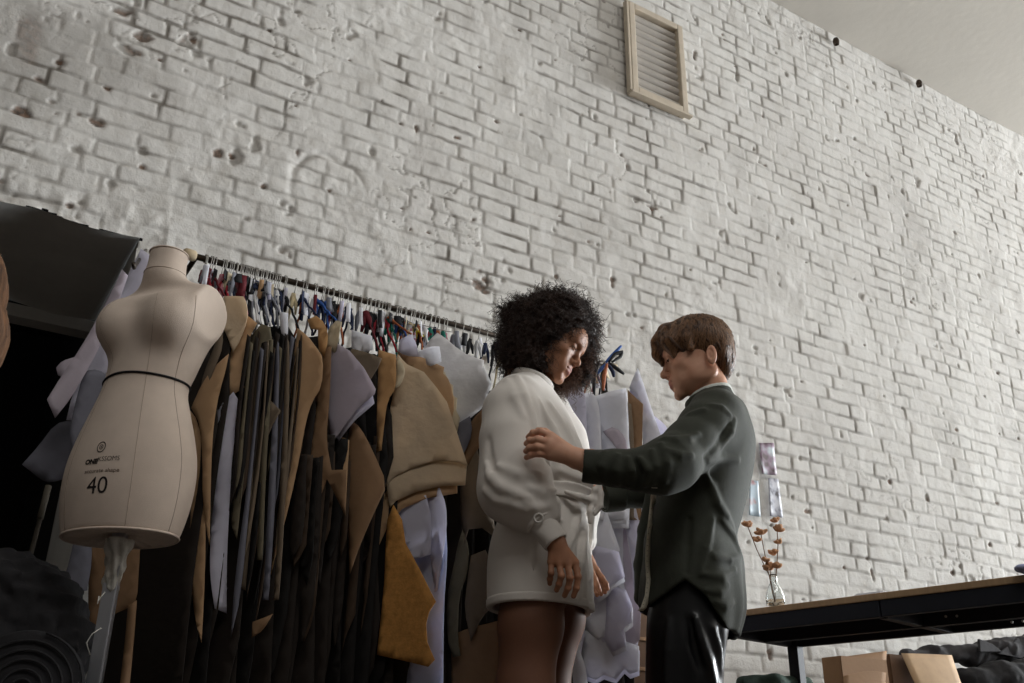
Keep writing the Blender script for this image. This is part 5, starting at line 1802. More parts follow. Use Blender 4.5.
# lit loose ringlets at the far side of the face and under the jaw
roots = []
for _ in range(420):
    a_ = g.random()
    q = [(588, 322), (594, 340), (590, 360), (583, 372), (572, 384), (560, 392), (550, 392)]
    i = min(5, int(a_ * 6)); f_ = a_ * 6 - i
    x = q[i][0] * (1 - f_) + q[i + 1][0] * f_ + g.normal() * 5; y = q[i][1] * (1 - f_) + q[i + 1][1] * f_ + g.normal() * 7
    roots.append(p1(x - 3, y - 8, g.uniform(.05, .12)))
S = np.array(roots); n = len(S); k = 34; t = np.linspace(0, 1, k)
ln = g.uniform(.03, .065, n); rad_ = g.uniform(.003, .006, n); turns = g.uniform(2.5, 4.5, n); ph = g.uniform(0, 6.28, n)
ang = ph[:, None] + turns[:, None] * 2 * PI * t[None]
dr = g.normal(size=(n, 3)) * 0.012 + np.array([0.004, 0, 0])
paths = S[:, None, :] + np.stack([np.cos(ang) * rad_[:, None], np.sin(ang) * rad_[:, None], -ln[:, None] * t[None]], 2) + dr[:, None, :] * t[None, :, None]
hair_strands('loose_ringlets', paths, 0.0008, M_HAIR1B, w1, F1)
#@@PART5
# ------------------------------------------------------------------ the woman in the green shirt
F2 = Frame(43.5, 2.65)
p2 = F2.p
zz2 = lambda y, x=700: float(p2(x, y, 0)[2])
uu2 = lambda x, y: float(p2(x, y, 0)[0])
M_SKIN2 = skin_mat('light_skin', srgb(206, 158, 132), srgb(176, 106, 96), srgb(190, 138, 112))
M_SHIRT = mat('dark_green_cotton', srgb(50, 53, 44), 0.8, var=0.14, vscale=25, bump=0.35, bscale=500, sheen=0.06)
M_SHIRT_IN = mat('white_undershirt', srgb(206, 210, 204), 0.85)
M_SATIN = mat('black_satin', srgb(13, 13, 15), 0.34, bump=0.1, bscale=12, spec=0.35)
M_TAPE = mat('measuring_tape', srgb(196, 190, 172), 0.6)
M_HAIR2 = hair_mat('light_brown_hair', srgb(78, 54, 38), srgb(54, 37, 26), 90)
M_HAIR2B = strand_mat('brown_hair_strands', srgb(146, 106, 72), srgb(50, 33, 22))
M_IRIS = mat('dark_iris', srgb(46, 34, 28), 0.15)
w2 = empty('person', tuple(F2.o), 'person with short brown hair in a dark green shirt reaching for the white sleeve', 'person')
a12 = R(13)
H2 = Head(p2(697, 357, 0.0), (-math.cos(a12) * math.cos(0.12), -math.sin(0.12), -math.sin(a12)), (-math.sin(a12), 0, math.cos(a12)), True, 1.03)
nb2 = p2(710, 410, 0.02)


def head2_sdf(P):
    d = H2.sdf(P)
    return smin(d, chain(P, [H2.G((0, -.018, -.045)), H2.G((0, -.014, -.095)), nb2], [.041, .039, .052], .02), .012)


lo = np.minimum(H2.C, nb2) - 0.15; hi = np.maximum(H2.C, nb2) + 0.15
Vh2, Fh2 = surf(head2_sdf, lo, hi, 0.0024)
Vh2 = relax(Vh2, Fh2, 1, 0.4)
# left hand closed round the white sleeve: fingers run left over the cloth and curl behind it
gw = -0.345
wr = p2(579, 459.5, gw + .004)
kn3 = [p2(550.5, 436, gw - .012), p2(549, 442.5, gw - .018), p2(548.5, 449, gw - .017), p2(549.5, 455.5, gw - .010)]
f3 = [fing(F2, [(550.5, 436, gw - .012), (541, 431.5, gw - .018), (533, 433, gw - .012), (528.5, 437, gw + .004)], .0098, .0074),
      fing(F2, [(549, 442.5, gw - .018), (538, 439.5, gw - .024), (530, 440.5, gw - .016), (526.5, 443.5, gw + .002)], .0100, .0076),
      fing(F2, [(548.5, 449, gw - .017), (537.5, 446.8, gw - .023), (529.5, 448, gw - .015), (526, 451, gw + .002)], .0098, .0074),
      fing(F2, [(549.5, 455.5, gw - .010), (539, 453.5, gw - .016), (531, 455, gw - .010), (526.5, 457.5, gw + .004)], .0092, .0068)]
tb3 = ([p2(566, 448, gw + .022), p2(553, 438, gw + .034), p2(545, 432, gw + .036), p2(538, 430.5, gw + .032)], [.014, .0125, .0105, .0084])
h3 = hand_sdf(wr, kn3, f3, tb3, .0150)
def hand3(P):
    return smin(h3(P), chain(P, [wr, p2(590, 462, gw + .008), p2(610, 466, gw + .012)], [.0255, .030, .034], .01), .014)
pts_ = [wr, p2(600, 462, gw)] + kn3 + [q for f_ in f3 for q in f_[0]]
Vn3, Fn3 = surf(hand3, np.min(pts_, 0) - .05, np.max(pts_, 0) + .05, 0.0018)
# right hand, hidden by the near forearm except where it meets the belt
rw = 0.05
wr4 = p2(598, 494, rw)
kn4 = [p2(584, 487, rw - .01), p2(583, 491, rw), p2(583, 495, rw + .01), p2(584, 499, rw + .02)]
f4 = [fing(F2, [(584, 487, rw - .01), (579, 489, rw - .014), (576, 493, rw - .006)], .009, .007), fing(F2, [(583, 491, rw), (578, 493, rw - .002), (575, 497, rw + .004)], .009, .007),
      fing(F2, [(583, 495, rw + .01), (578, 498, rw + .01), (576, 502, rw + .014)], .009, .007), fing(F2, [(584, 499, rw + .02), (580, 502, rw + .02), (578, 505, rw + .022)], .008, .006)]
tb4 = ([p2(592, 489, rw - .02), p2(585, 484, rw - .03), p2(580, 484, rw - .03)], [.012, .010, .008])
h4 = hand_sdf(wr4, kn4, f4, tb4, .0135)
pts_ = [wr4] + kn4 + [q for f_ in f4 for q in f_[0]]
Vn4, Fn4 = surf(lambda P: smin(h4(P), chain(P, [wr4, p2(612, 496, rw)], [.024, .03], .01), .014), np.min(pts_, 0) - .05, np.max(pts_, 0) + .06, 0.0024)
# hidden trunk and legs
hip2 = p2(690, 590, 0.0)


def body2_sdf(P):
    d = loft(P, [hip2[2] - .1, hip2[2], zz2(500), zz2(440), zz2(415), zz2(402)], [hip2[0], hip2[0], uu2(703, 500), uu2(717, 440), uu2(716, 415), uu2(712, 402)], 0.0, [.08, .09, .085, .085, .06, .05], [.12, .14, .12, .14, .12, .06], 0.0)
    for s_ in (-1, 1):
        q = [np.array([hip2[0], s_ * .085, hip2[2]]), np.array([hip2[0] + .0, s_ * .085, .48]), np.array([hip2[0] + .03, s_ * .085, .10])]
        d = smin(d, chain(P, q, [.078, .05, .035], .03), .03)
        d = smin(d, cap(P, q[-1] - (-.02, 0, .06), q[-1] - (.14, 0, .07), .034, .027), .02)
    return d
Vb2, Fb2 = surf(body2_sdf, (-0.5, -0.35, -0.01), (0.5, 0.35, zz2(395)), 0.010)
person2 = body_object('body', [(Vh2, Fh2), (Vn3, Fn3), (Vn4, Fn4), (relax(Vb2, Fb2, 2), Fb2)], F2, M_SKIN2, w2, [H2])
brows_and_lashes(H2, w2, F2, M_HAIR2)
for sg in (-1, 1):
    V, F = H2.part(lambda P: ell(P, (sg * .031, .0772, -.0035), (.0070, .0125, .0065)), (sg * .031 - .02, .06, -.02), (sg * .031 + .02, .1, .015), .0012)
    from_np('iris', F2.world(V), F, M_IRIS, w2)

# ---- shirt
lv = [(636, 690, .19, .125), (612, 691.5, .19, .137), (585, 691.5, .19, .137), (560, 692, .185, .132), (540, 690, .18, .124), (515, 697, .18, .122), (490, 703, .182, .124), (465, 709, .186, .122), (440, 714, .186, .112), (424, 715, .176, .098),
      (410, 716, .145, .080), (402, 714, .100, .064), (396, 712, .070, .054)]
T2 = sorted([(zz2(y, x), uu2(x, y), a_, b_) for y, x, a_, b_ in lv])
SZ = [t[0] for t in T2]; SU = [t[1] for t in T2]; SA = [t[2] for t in T2]; SB = [t[3] for t in T2]
# a runs away from the room (w axis), b along the facing direction
zf = p2(643, 612, -.03); zs_ = p2(685, 580, -.18); zk = p2(732, 635, -.06)


def hem2(P):
    return np.interp(P[:, 0], [zf[0] - .02, zf[0] + 0.02, zs_[0] - .05, zs_[0], zs_[0] + .045, zk[0] - .012, zk[0] + 0.02], [zf[2] + .01, zf[2], zs_[2] - .030, zs_[2], zs_[2] - .035, zk[2] + .008, zk[2] - .004])


nsl = [p2(716, 414, -.125), p2(705, 428, -.165), p2(690, 447, -.215), p2(672, 463, -.275), p2(660, 468, -.295), p2(640, 470, -.315), p2(615, 468, -.330), p2(601, 467, -.336)]
nsr = [.062, .068, .068, .068, .064, .050, .043, .041]
fsl = [p2(712, 414, .13), p2(690, 450, .17), p2(664, 480, .15), p2(640, 489, .11), p2(612, 496, .06)]
fsr = [.060, .062, .056, .050, .042]


def shirt_base(P):
    Q = P
    d = loft(Q, SZ, SU, 0.0, SB, SA, 0.0)
    d = smin(d, chain(P, nsl, nsr, .02), .030)
    d = smin(d, chain(P, fsl, fsr, .02), .03)
    return d


def cuff2(P):
    return cyl(P, p2(604, 467.5, -.334), p2(582.5, 465.5, -.343), .0440, .0405, .005)


shirt_f = folds(shirt_base, F2, [
    ([(729, 425), (724, 434), (718, 443), (711, 451), (704, 458)], .005, -.002),
    ([(735, 420), (731, 432), (722, 446)], .008, .004),
    ([(676, 418), (690, 414), (704, 410)], .010, .003),
    ([(664, 438), (676, 440), (688, 439), (698, 434)], .008, .003),
    ([(668, 450), (680, 455), (692, 455)], .007, .003),
    ([(652, 450), (656, 466), (653, 484)], .008, .006),
    ([(640, 458), (648, 470), (645, 486)], .007, .006),
    ([(661, 444), (667, 462), (665, 482)], .008, .003),
    ([(628, 458), (632, 470), (629, 486)], .007, .003),
    ([(618, 455), (616, 470), (618, 484)], .007, .003),
    ([(604, 452), (601, 466), (603, 482)], .008, .004),
    ([(636, 462), (640, 474), (638, 485)], .006, -.003),
    ([(706, 472), (711, 486), (717, 502), (726, 517), (735, 534)], .009, .004),
    ([(708, 462), (722, 458), (738, 460)], .009, .002),
    ([(722, 520), (732, 536), (739, 552)], .010, .005),
    ([(713, 520), (706, 548), (700, 575)], .007, .003),
    ([(690, 520), (688, 545), (686, 572)], .004, -.002),
    ([(728, 585), (718, 592), (706, 590)], .008, .003),
    ([(735, 570), (722, 578), (704, 574)], .007, .003),
    ([(734, 602), (724, 606), (716, 602)], .006, .003),
    ([(740, 556), (730, 560), (714, 556)], .007, .003),
    ([(730, 415), (722, 408), (712, 405)], .006, .003),
], .014)


def shirt_sdf(P):
    d = shirt_f(P)
    th = np.arctan2(P[:, 1], P[:, 0] - SU[3])
    t = np.clip((zz2(520) - P[:, 2]) / .25, 0, 1)
    d = d - .0030 * t * np.sin(th * 11 + P[:, 2] * 9)
    hz = hem2(P)
    d = smax(d, hz - P[:, 2], .003)
    inn = loft(P, [SZ[0] - .06] + SZ[0:7], [SU[0]] + SU[0:7], 0.0, [SB[0] - .014] + [b_ - .014 for b_ in SB[0:7]], [SA[0] - .014] + [a_ - .014 for a_ in SA[0:7]], 0.0)
    inn = np.maximum(inn, P[:, 2] - zz2(545))
    d = smax(d, -inn, .002)
    # open neck and the open front placket
    d = smax(d, -ell(P, p2(708, 398, .0), (.058, .062, .030)), .006)
    front = np.maximum(np.abs(P[:, 1] + 0.02) - .030, np.maximum(P[:, 0] - (np.interp(P[:, 2], SZ, SU) - .075), P[:, 2] - zz2(430)))
    return smax(d, -front, .004)


sdf_obj('shirt', shirt_sdf, (-0.46, -0.42, min(SZ) - .04), (0.30, 0.30, zz2(385)), 0.0040, M_SHIRT, w2, F2, 1)
sdf_obj('cuff', lambda P: cuff2(P), tuple(p2(595, 466, -.34) - .09), tuple(p2(595, 466, -.34) + .09), .0032, M_SHIRT, w2, F2, 1)
def fcuff(P): return cyl(P, p2(622, 494, .075), p2(602, 497, .05), .047, .044, .006)
sdf_obj('cuff', fcuff, tuple(p2(611, 496, .06) - .09), tuple(p2(611, 496, .06) + .09), .0036, M_SHIRT, w2, F2, 1)
# collar stand and white undershirt neck
def ring_sdf(c, ru, rw_, tilt, th, hh):
    c = _v(c); M_ = rotm(0, tilt, 0)
    def f(P):
        Q = (P - c) @ M_
        r = np.sqrt((Q[:, 0] / ru) ** 2 + (Q[:, 1] / rw_) ** 2)
        return smax(np.abs((r - 1) * min(ru, rw_)) - th, np.abs(Q[:, 2]) - hh, .004)
    return f
cc2 = p2(710, 402, .01)
sdf_obj('collar', ring_sdf(cc2, .066, .070, -.28, .0042, .017), tuple(cc2 - .12), tuple(cc2 + .12), .0032, M_SHIRT, w2, F2, 2)
sdf_obj('undershirt_neck', ring_sdf(cc2 + (0.004, 0, .012), .0605, .064, -.28, .003, .017), tuple(cc2 - .12), tuple(cc2 + .12), .0032, M_SHIRT_IN, w2, F2, 2)

# measuring tape hanging down the front, from round the neck
tp = [(654, 488), (652, 505), (650, 525), (648, 545), (647.5, 562), (648.5, 580), (647, 596), (643, 608), (640, 611)]
bm = bmesh.new()
wdt = .0085; prev = None
n = len(tp)
strip = []
tcs = []
for i, (x, y) in enumerate(tp):
    c = hit(shirt_base, F2, x + 1.5, y) if y < 585 else None
    c = (c if c is not None else p2(x + 1.5, y, -.13)) + np.array([-.002, -.006, 0])
    tcs.append(c)
    strip.append((c + np.array([-wdt * .8, -.004, 0]), c + np.array([wdt * .8, .004, 0])))
for i in range(n):
    strip[i] = (bm.verts.new(F2.W(strip[i][0])), bm.verts.new(F2.W(strip[i][1])))
for i in range(n - 1): bm.faces.new((strip[i][0], strip[i][1], strip[i + 1][1], strip[i + 1][0]))
o = bm_obj('measuring_tape', bm, M_TAPE, None, True)
md = o.modifiers.new('thickness', 'SOLIDIFY'); md.thickness = .0012
tag(o, 'cream measuring tape hanging down the front of the green shirt', 'measuring tape')
for i in range(26):
    f_ = i / 26 * (n - 1.01); k_ = int(f_); f_ -= k_
    x = tp[k_][0] * (1 - f_) + tp[k_ + 1][0] * f_; y = tp[k_][1] * (1 - f_) + tp[k_ + 1][1] * f_
    bm = bmesh.new(); c = F2.W(tcs[k_] * (1 - f_) + tcs[k_ + 1] * f_ + np.array([-.002, -.0022, 0]))
    add_box(bm, c, (.004, .001, .0012)); bm_obj('tick_mark', bm, M_INK, o)
# shirt front edge standing off the body on the far side of the tape
def lapel(P):
    return chain(P, [p2(650, 492, .02), p2(644, 530, .03), p2(641, 565, .03), p2(641, 598, .02), p2(645, 611, .0)], [.012, .017, .019, .017, .008], .01)
sdf_obj('shirt_front', lapel, tuple(np.minimum(p2(650, 492, .02), p2(640, 611, -.0)) - .05), tuple(np.maximum(p2(650, 492, .02), p2(640, 611, .03)) + .05), .004, M_SHIRT, w2, F2, 1)

# ---- trousers
pz = [(600, 690, .105), (625, 690, .106), (650, 688, .1), (683, 685.5, .096)]
def trousers(P):
    d = None
    zt = zz2(560); z6 = zz2(683)
    for s_, off in ((-1, 0.0), (1, -0.004)):
        e = loft(P, [.09, .35, z6, zz2(650), zz2(625), zz2(600), zt], [uu2(685, 683) + .02, uu2(685, 683), uu2(685.5, 683) + off, uu2(688, 650) + off, uu2(690, 625) + off, uu2(691, 600), uu2(692, 560)], s_ * .088,
                 [.085, .088, .094, .100, .104, .098, .088], [.085, .088, .090, .090, .084, .078, .072], 0.0)
        d = e if d is None else smin(d, e, .02)
    return d
tr_f = folds(trousers, F2, [([(695, 618), (700, 640), (708, 662), (715, 686)], .010, .006), ([(714, 628), (719, 648), (721, 670)], .010, .006), ([(690, 620), (694, 645), (701, 668)], .008, -.004),
                            ([(720, 632), (724, 650), (724, 665)], .006, -.003), ([(668, 620), (667, 650), (666, 683)], .006, .003)], .016)
def tr_sdf(P):
    d = tr_f(P)
    return d - .003 * np.sin(P[:, 0] * 60 + P[:, 2] * 14) * np.clip((P[:, 0] - uu2(690, 640)) * 12, 0, 1)
sdf_obj('trousers', tr_sdf, (-.3, -.25, .05), (.3, .25, zz2(552)), .006, M_SATIN, w2, F2, 2)

# ---- short hair: a shell over the skull with combed strands
crown = np.array([0.0, -.045, .118])
def hair2_vol(P, g_=0.0):
    Q = H2.L(P); A_ = Q.copy(); A_[:, 0] = np.abs(A_[:, 0])
    d = ell(Q, (0, -.008, .040), (.083 + g_, .104 + g_, .083 + g_))
    d = smin(d, ell(Q, (0, -.050, .000), (.070 + g_, .050 + g_, .060 + g_)), .025)      # back of the head, full
    # fringe swept over the forehead, lifting away from it
    d = smin(d, chain(Q, [(0, .060, .092), (0, .086, .066), (-.004, .100, .032), (-.008, .100, -.004)], [.028, .022, .015, .004], .02), .016)
    d = smin(d, chain(A_, [(.042, .058, .072), (.052, .070, .040), (.054, .072, -.004)], [.024, .018, .005], .02), .016)
    d = smin(d, cap(A_, (.072, .026, .03), (.076, .026, -.002), .012, .007), .012)     # side hair in front of the ear
    d = smin(d, chain(Q, [(0, -.064, -.02), (0, -.056, -.050), (0, -.046, -.082)], [.034, .026, .012], .02), .02)  # nape
    # cut: face, ears, below
    cut = ell(Q, (0, .088, -.066), (.085, .080, .058))
    d = smax(d, -cut, .008)
    ear = ell(A_, (.082, -.022, -.038), (.022, .018, .030))
    d = smax(d, -ear, .006)
    side = ell(A_, (.075, .022, -.090), (.05, .058, .058))
    d = smax(d, -side, .010)
    return d * H2.sc


def strand_noise(P):
    Q = H2.L(P) - crown.astype(np.float32)
    ph = np.arctan2(Q[:, 0], Q[:, 1])
    r = np.linalg.norm(Q, axis=1)
    return vnoise(ph * 1.0 + 10, r * 9, 9, 3) * .6 + vnoise(ph + 10, r * 7, 22, 4) * .4


def hair2_sdf(P):
    return hair2_vol(P) + .0060 * strand_noise(P)


V, F = surf(hair2_sdf, H2.C - .19, H2.C + .19, .0030)
from_np('hair', F2.world(V), F, M_HAIR2, w2)
Vs = V.astype(np.float32)
g = np.random.default_rng(4)
idx = g.choice(len(Vs), min(7500, len(Vs)), replace=False)
S = Vs[idx].copy()
Q = H2.L(S)
k = 14; path = [S]
cur = S.copy()
seg = g.uniform(.0020, .0042, len(S)).astype(np.float32)
cw_ = H2.G(crown).astype(np.float32)
jit = g.normal(size=S.shape).astype(np.float32) * .18
for i in range(k - 1):
    Nn = grad(lambda P: hair2_vol(P), cur, .003)
    dirv = cur - cw_ + np.array([0, 0, -.02], np.float32)
    dirv = dirv / np.linalg.norm(dirv, axis=1)[:, None] + jit + np.array([0, 0, -.35], np.float32)
    dirv -= Nn * np.sum(dirv * Nn, 1)[:, None]
    dirv /= np.maximum(np.linalg.norm(dirv, axis=1), 1e-6)[:, None]
    cur = cur + dirv * seg[:, None]
    dd = hair2_vol(cur)
    cur = cur - Nn * np.clip(dd - .0012, -.004, .0015)[:, None]
    path.append(cur.copy())
paths = np.stack(path, 1).astype(float)
hair_strands('hair_strands', paths, .0007, M_HAIR2B, w2, F2)

# ------------------------------------------------------------------ third person, only the edge of the hair in the frame
F3 = Frame(3.2, 1.75)
w3 = empty('person', tuple(F3.o), 'person in dark clothes at the left edge, only brown hair in view', 'person')
hc3 = F3.p(-86, 296, 0.0)
H3 = Head(hc3, (-.75, .6, -.15), (0, 0, 1), True, 1.0)
M_DARKCOAT = mat('dark_jacket', srgb(20, 19, 20), 0.85)
V3, Fc3 = surf(lambda P: smin(H3.sdf(P), cap(P, H3.G((0, -.03, -.06)), hc3 + (0.0, 0, -.2), .05, .055), .02), hc3 - .25, hc3 + .2, .004)
zs3 = hc3[2] - .22
def body3(P):
    d = loft(P, [.82, .95, zs3 - .25, zs3 - .02, zs3 + .05], hc3[0] - .03, 0.0, [.13, .12, .14, .13, .06], [.1, .09, .1, .08, .055], .6)
    for s_ in (-1, 1):
        d = smin(d, chain(P, [np.array([hc3[0] - .03 + s_ * .07, s_ * .05, .85]), np.array([hc3[0] - .03 + s_ * .07, s_ * .05, .48]), np.array([hc3[0] - .03 + s_ * .07, s_ * .05, .08])], [.085, .055, .04], .03), .03)
        sh = np.array([hc3[0] - .03 + s_ * .14, s_ * .08, zs3 - .03])
        d = smin(d, chain(P, [sh, sh + (s_ * .02, .0, -.30), sh + (-.02, .08, -.54)], [.045, .036, .026], .02), .03)
        hnd = sh + (-.02, .08, -.56)
        for j in range(4): d = smin(d, chain(P, [hnd, hnd + (.012 * (j - 1.5), 0, -.08), hnd + (.014 * (j - 1.5), .01, -.15 + .012 * abs(j - 1.3))], [.016, .010, .007], .003), .004)
        d = smin(d, chain(P, [hnd, hnd + (-.03, .02, -.06), hnd + (-.034, .03, -.10)], [.014, .010, .008], .003), .004)
    return d
Vq, Fq = surf(body3, (hc3[0] - .5, -.4, .0), (hc3[0] + .5, .4, zs3 + .08), .008)
body_object('body', [(V3, Fc3), (Vq, Fq)], F3, M_SKIN2, w3, [H3])
def coat3(P):
    d = loft(P, [.62, .8, .95, zs3 - .25, zs3 - .01, zs3 + .055], hc3[0] - .03, 0.0, [.19, .185, .165, .175, .155, .07], [.145, .14, .12, .125, .10, .065], .6)
    for s_ in (-1, 1):
        sh = np.array([hc3[0] - .03 + s_ * .14, s_ * .08, zs3 - .03])
        d = smin(d, chain(P, [sh, sh + (s_ * .02, .0, -.30), sh + (-.02, .08, -.53)], [.065, .056, .044], .02), .03)
    return d
sdf_obj('jacket', coat3, (hc3[0] - .5, -.4, .55), (hc3[0] + .5, .4, zs3 + .09), .008, M_DARKCOAT, w3, F3, 1)
def legs3(P):
    d = None
    for s_ in (-1, 1):
        e = chain(P, [np.array([hc3[0] - .03 + s_ * .07, s_ * .05, .75]), np.array([hc3[0] - .03 + s_ * .07, s_ * .05, .48]), np.array([hc3[0] - .03 + s_ * .07, s_ * .05, .10])], [.105, .08, .065], .03)
        d = e if d is None else smin(d, e, .02)
    return d
sdf_obj('trousers', legs3, (hc3[0] - .4, -.3, .02), (hc3[0] + .4, .3, .9), .009, M_DARKCOAT, w3, F3, 1)
M_HAIR3 = hair_mat('dark_blond_hair', srgb(96, 66, 42), srgb(50, 33, 21), 120, (1, 1, .1), .9)
def hair3(P):
    Q = H3.L(P)
    d = ell(Q, (0, -.022, .026), (.100, .112, .104))
    d = smin(d, chain(Q, [(0, -.05, .0), (.0, -.065, -.09), (.0, -.06, -.20)], [.095, .085, .060], .03), .03)
    d = smin(d, chain(Q, [(.060, -.02, .0), (.070, -.03, -.09), (.060, -.035, -.20)], [.045, .042, .030], .02), .02)
    d = smax(d, -ell(Q, (0, .105, -.03), (.062, .080, .085)), .01)
    return d + .004 * vnoise(Q[:, 0] * 1.0 + Q[:, 1], Q[:, 2] * .12, 130, 8)
sdf_obj('hair', hair3, hc3 - np.array([.3, .3, .42]), hc3 + .2, .0045, M_HAIR3, w3, F3, 1)
#@@PART6
# ------------------------------------------------------------------ the work table and what stands round it
M_TTOP = mat('plywood_table_top', srgb(168, 140, 108), 0.5, var=0.15, vscale=6, stretch=(1, 14, 1))
M_TFRM = mat('black_powder_coated_steel', srgb(30, 32, 40), 0.6, spec=0.25, var=0.1)
M_BOLT = mat('bright_bolt', srgb(190, 190, 190), 0.3, metal=0.8)
TH = 0.95
pL = on_plane(741, 610, (0, 0, TH), np.array([0, 0, 1.0])); pR = on_plane(1024, 574.5, (0, 0, TH), np.array([0, 0, 1.0]))
dirT = (pL - pR); dirT[2] = 0; LEN = np.linalg.norm(dirT); dirT /= LEN
perp = np.array([dirT[1], -dirT[0], 0.0])
if perp[0] < 0: perp = -perp
far = pL + dirT * 0.02
near = pR - dirT * 0.9
TW = 0.49
far_e = far + dirT * 0.10
table = empty('work_table', (float(pL[0]), float(pL[1]), 0), 'long narrow work table with pale wooden top and black steel frame', 'table')
ang = math.atan2(dirT[1], dirT[0])
RM = Matrix.Rotation(ang, 3, 'Z')


def tbox(bm, a0, a1, w0, w1, z0, z1, bev=0.002):
    """a0..a1 along the edge from the far corner towards the room, w0..w1 across"""
    c = far_e - dirT * (a0 + a1) / 2 + perp * (w0 + w1) / 2
    add_box(bm, (c[0], c[1], (z0 + z1) / 2), (a1 - a0, w1 - w0, z1 - z0), RM, bev=bev)


TL = np.linalg.norm(far_e - near)
bm = bmesh.new(); tbox(bm, 0, TL, 0, TW, TH - .020, TH, .003); bm_obj('table_top', bm, M_TTOP, table)
for nm, args in (('side_rail', (0, TL * .30 + .02, .004, .030)), ('side_rail', (TL * .30 + .024, TL, .004, .030)), ('side_rail', (0, TL, TW - .030, TW - .004)), ('end_rail', (0, .026, .030, TW - .030)), ('end_rail', (TL - .026, TL, .030, TW - .030))):
    bm = bmesh.new(); tbox(bm, *args, TH - .068, TH - .020); bm_obj(nm, bm, M_TFRM, table)
for a0 in (TL * .3, TL * .62):
    bm = bmesh.new(); tbox(bm, a0, a0 + .03, .03, TW - .03, TH - .07, TH - .025); bm_obj('cross_bar', bm, M_TFRM, table)
bm = bmesh.new(); tbox(bm, .03, TL - .03, TW * .52, TW * .52 + .03, TH - .072, TH - .03); bm_obj('centre_rail', bm, M_TFRM, table)
for a0, w0 in ((.0, TW - .045), (TL - .045, TW - .045), (.0, .004), (TL - .045, .004)):
    if a0 == 0 and w0 < .1: continue
    bm = bmesh.new(); tbox(bm, a0 + .004, a0 + .044, w0, w0 + .04, 0, TH - .04); bm_obj('leg', bm, M_TFRM, table)
for px, py in ((946, 616.5), (957, 616), (1012, 622), (1023, 621)):
    q = far_e + perp * (TW * .52 - .002)
    h_ = on_plane(px, py, q, perp)
    bm = bmesh.new(); add_tube(bm, [h_, h_ - perp * .004], [.0042, .0034], 8); bm_obj('bolt', bm, M_BOLT, table, True)

# vase with dried cotton stems
M_VASE = mat('clear_glass', (0.93, 0.96, 0.96, 1), 0.03, trans=1.0)
M_STEM = mat('dry_stem', srgb(120, 88, 62), 0.8)
M_POD = mat('rusty_dried_flower', srgb(204, 158, 122), 0.85, var=0.3, vscale=60, bump=0.5, bscale=120)
M_COTTON = mat('pale_petal', srgb(226, 204, 178), 0.9, var=0.2, vscale=70)
vb = on_plane(776, 607, (0, 0, TH), np.array([0, 0, 1.0]))
vn = np.array([vb[0], vb[1], 0]) / np.hypot(vb[0], vb[1])
vase = empty('vase', (float(vb[0]), float(vb[1]), TH), 'small clear glass vase at the far end of the table', 'vase')
bm = bmesh.new()
pr = [(0, .002), (.024, .002), (.030, .012), (.031, .03), (.024, .055), (.013, .075), (.011, .095), (.014, .102), (.0125, .102), (.0095, .095), (.0115, .075), (.022, .053), (.0285, .03), (.027, .013), (0, .006)]
add_lathe(bm, pr, (0, 0, 0), 28)
o = bm_obj('glass_body', bm, M_VASE, None, True); o.parent = vase
fl_root = empty('dried_flowers', (float(vb[0]), float(vb[1]), TH + .012), 'bunch of rust coloured dried flowers standing in the glass vase', 'dried flowers')
pv = lambda x, y, dw=0.0: on_plane(x, y, np.array([vb[0], vb[1], 0]) + vn * dw, vn)
stems = [([(775, 603), (771, 585), (767, 565), (763, 545), (761, 534)], [(761.5, 534, 9), (757, 541, 7), (766, 562, 7)]),
         ([(775, 603), (775, 585), (777, 565), (778, 545), (777, 528)], [(779, 531, 8.5), (776, 522, 7), (779, 543, 6.5)]),
         ([(775, 603), (771, 582), (770, 570)], [(769, 569, 9), (777, 568, 8.5), (773, 554, 8)]),
         ([(775, 603), (769, 575), (757, 550), (748, 527)], [(747, 526, 8)])]
g = random.Random(3)
for k, (st, pods) in enumerate(stems):
    bm = bmesh.new()
    pts = [pv(x, y, -.012 + .008 * k) for x, y in st]
    add_tube(bm, pts, [.0016] * len(pts), 6)
    bm_obj('stem', bm, M_STEM, fl_root, True)
    for (x, y, s_) in pods:
        c = Vector(pv(x, y, -.012 + .008 * k)); r_ = s_ * .5 * .0040
        bm = bmesh.new()
        for j in range(7):
            th = j * 2 * PI / 7 + g.random(); ph = g.uniform(.2, 1.1)
            dv = Vector((math.cos(th) * math.cos(ph), math.sin(th) * math.cos(ph), math.sin(ph)))
            q = bmesh.ops.create_icosphere(bm, subdivisions=2, radius=1.0)['verts']
            rot = dv.to_track_quat('Z', 'Y').to_matrix().to_4x4()
            bmesh.ops.transform(bm, matrix=Matrix.Translation(c + dv * r_ * .7) @ rot @ Matrix.Diagonal((r_ * .55, r_ * .36, r_ * .75, 1)), verts=q)
        pd = bm_obj('flower_head', bm, M_POD, fl_root, True)
        bm = bmesh.new(); q = bmesh.ops.create_icosphere(bm, subdivisions=2, radius=r_ * .42)['verts']
        bmesh.ops.translate(bm, vec=c + Vector((0, 0, r_ * .45)), verts=q)
        ct = bm_obj('flower_centre', bm, M_COTTON, None, True); ct.parent = pd; ct.matrix_parent_inverse = parent_world(pd).inverted()

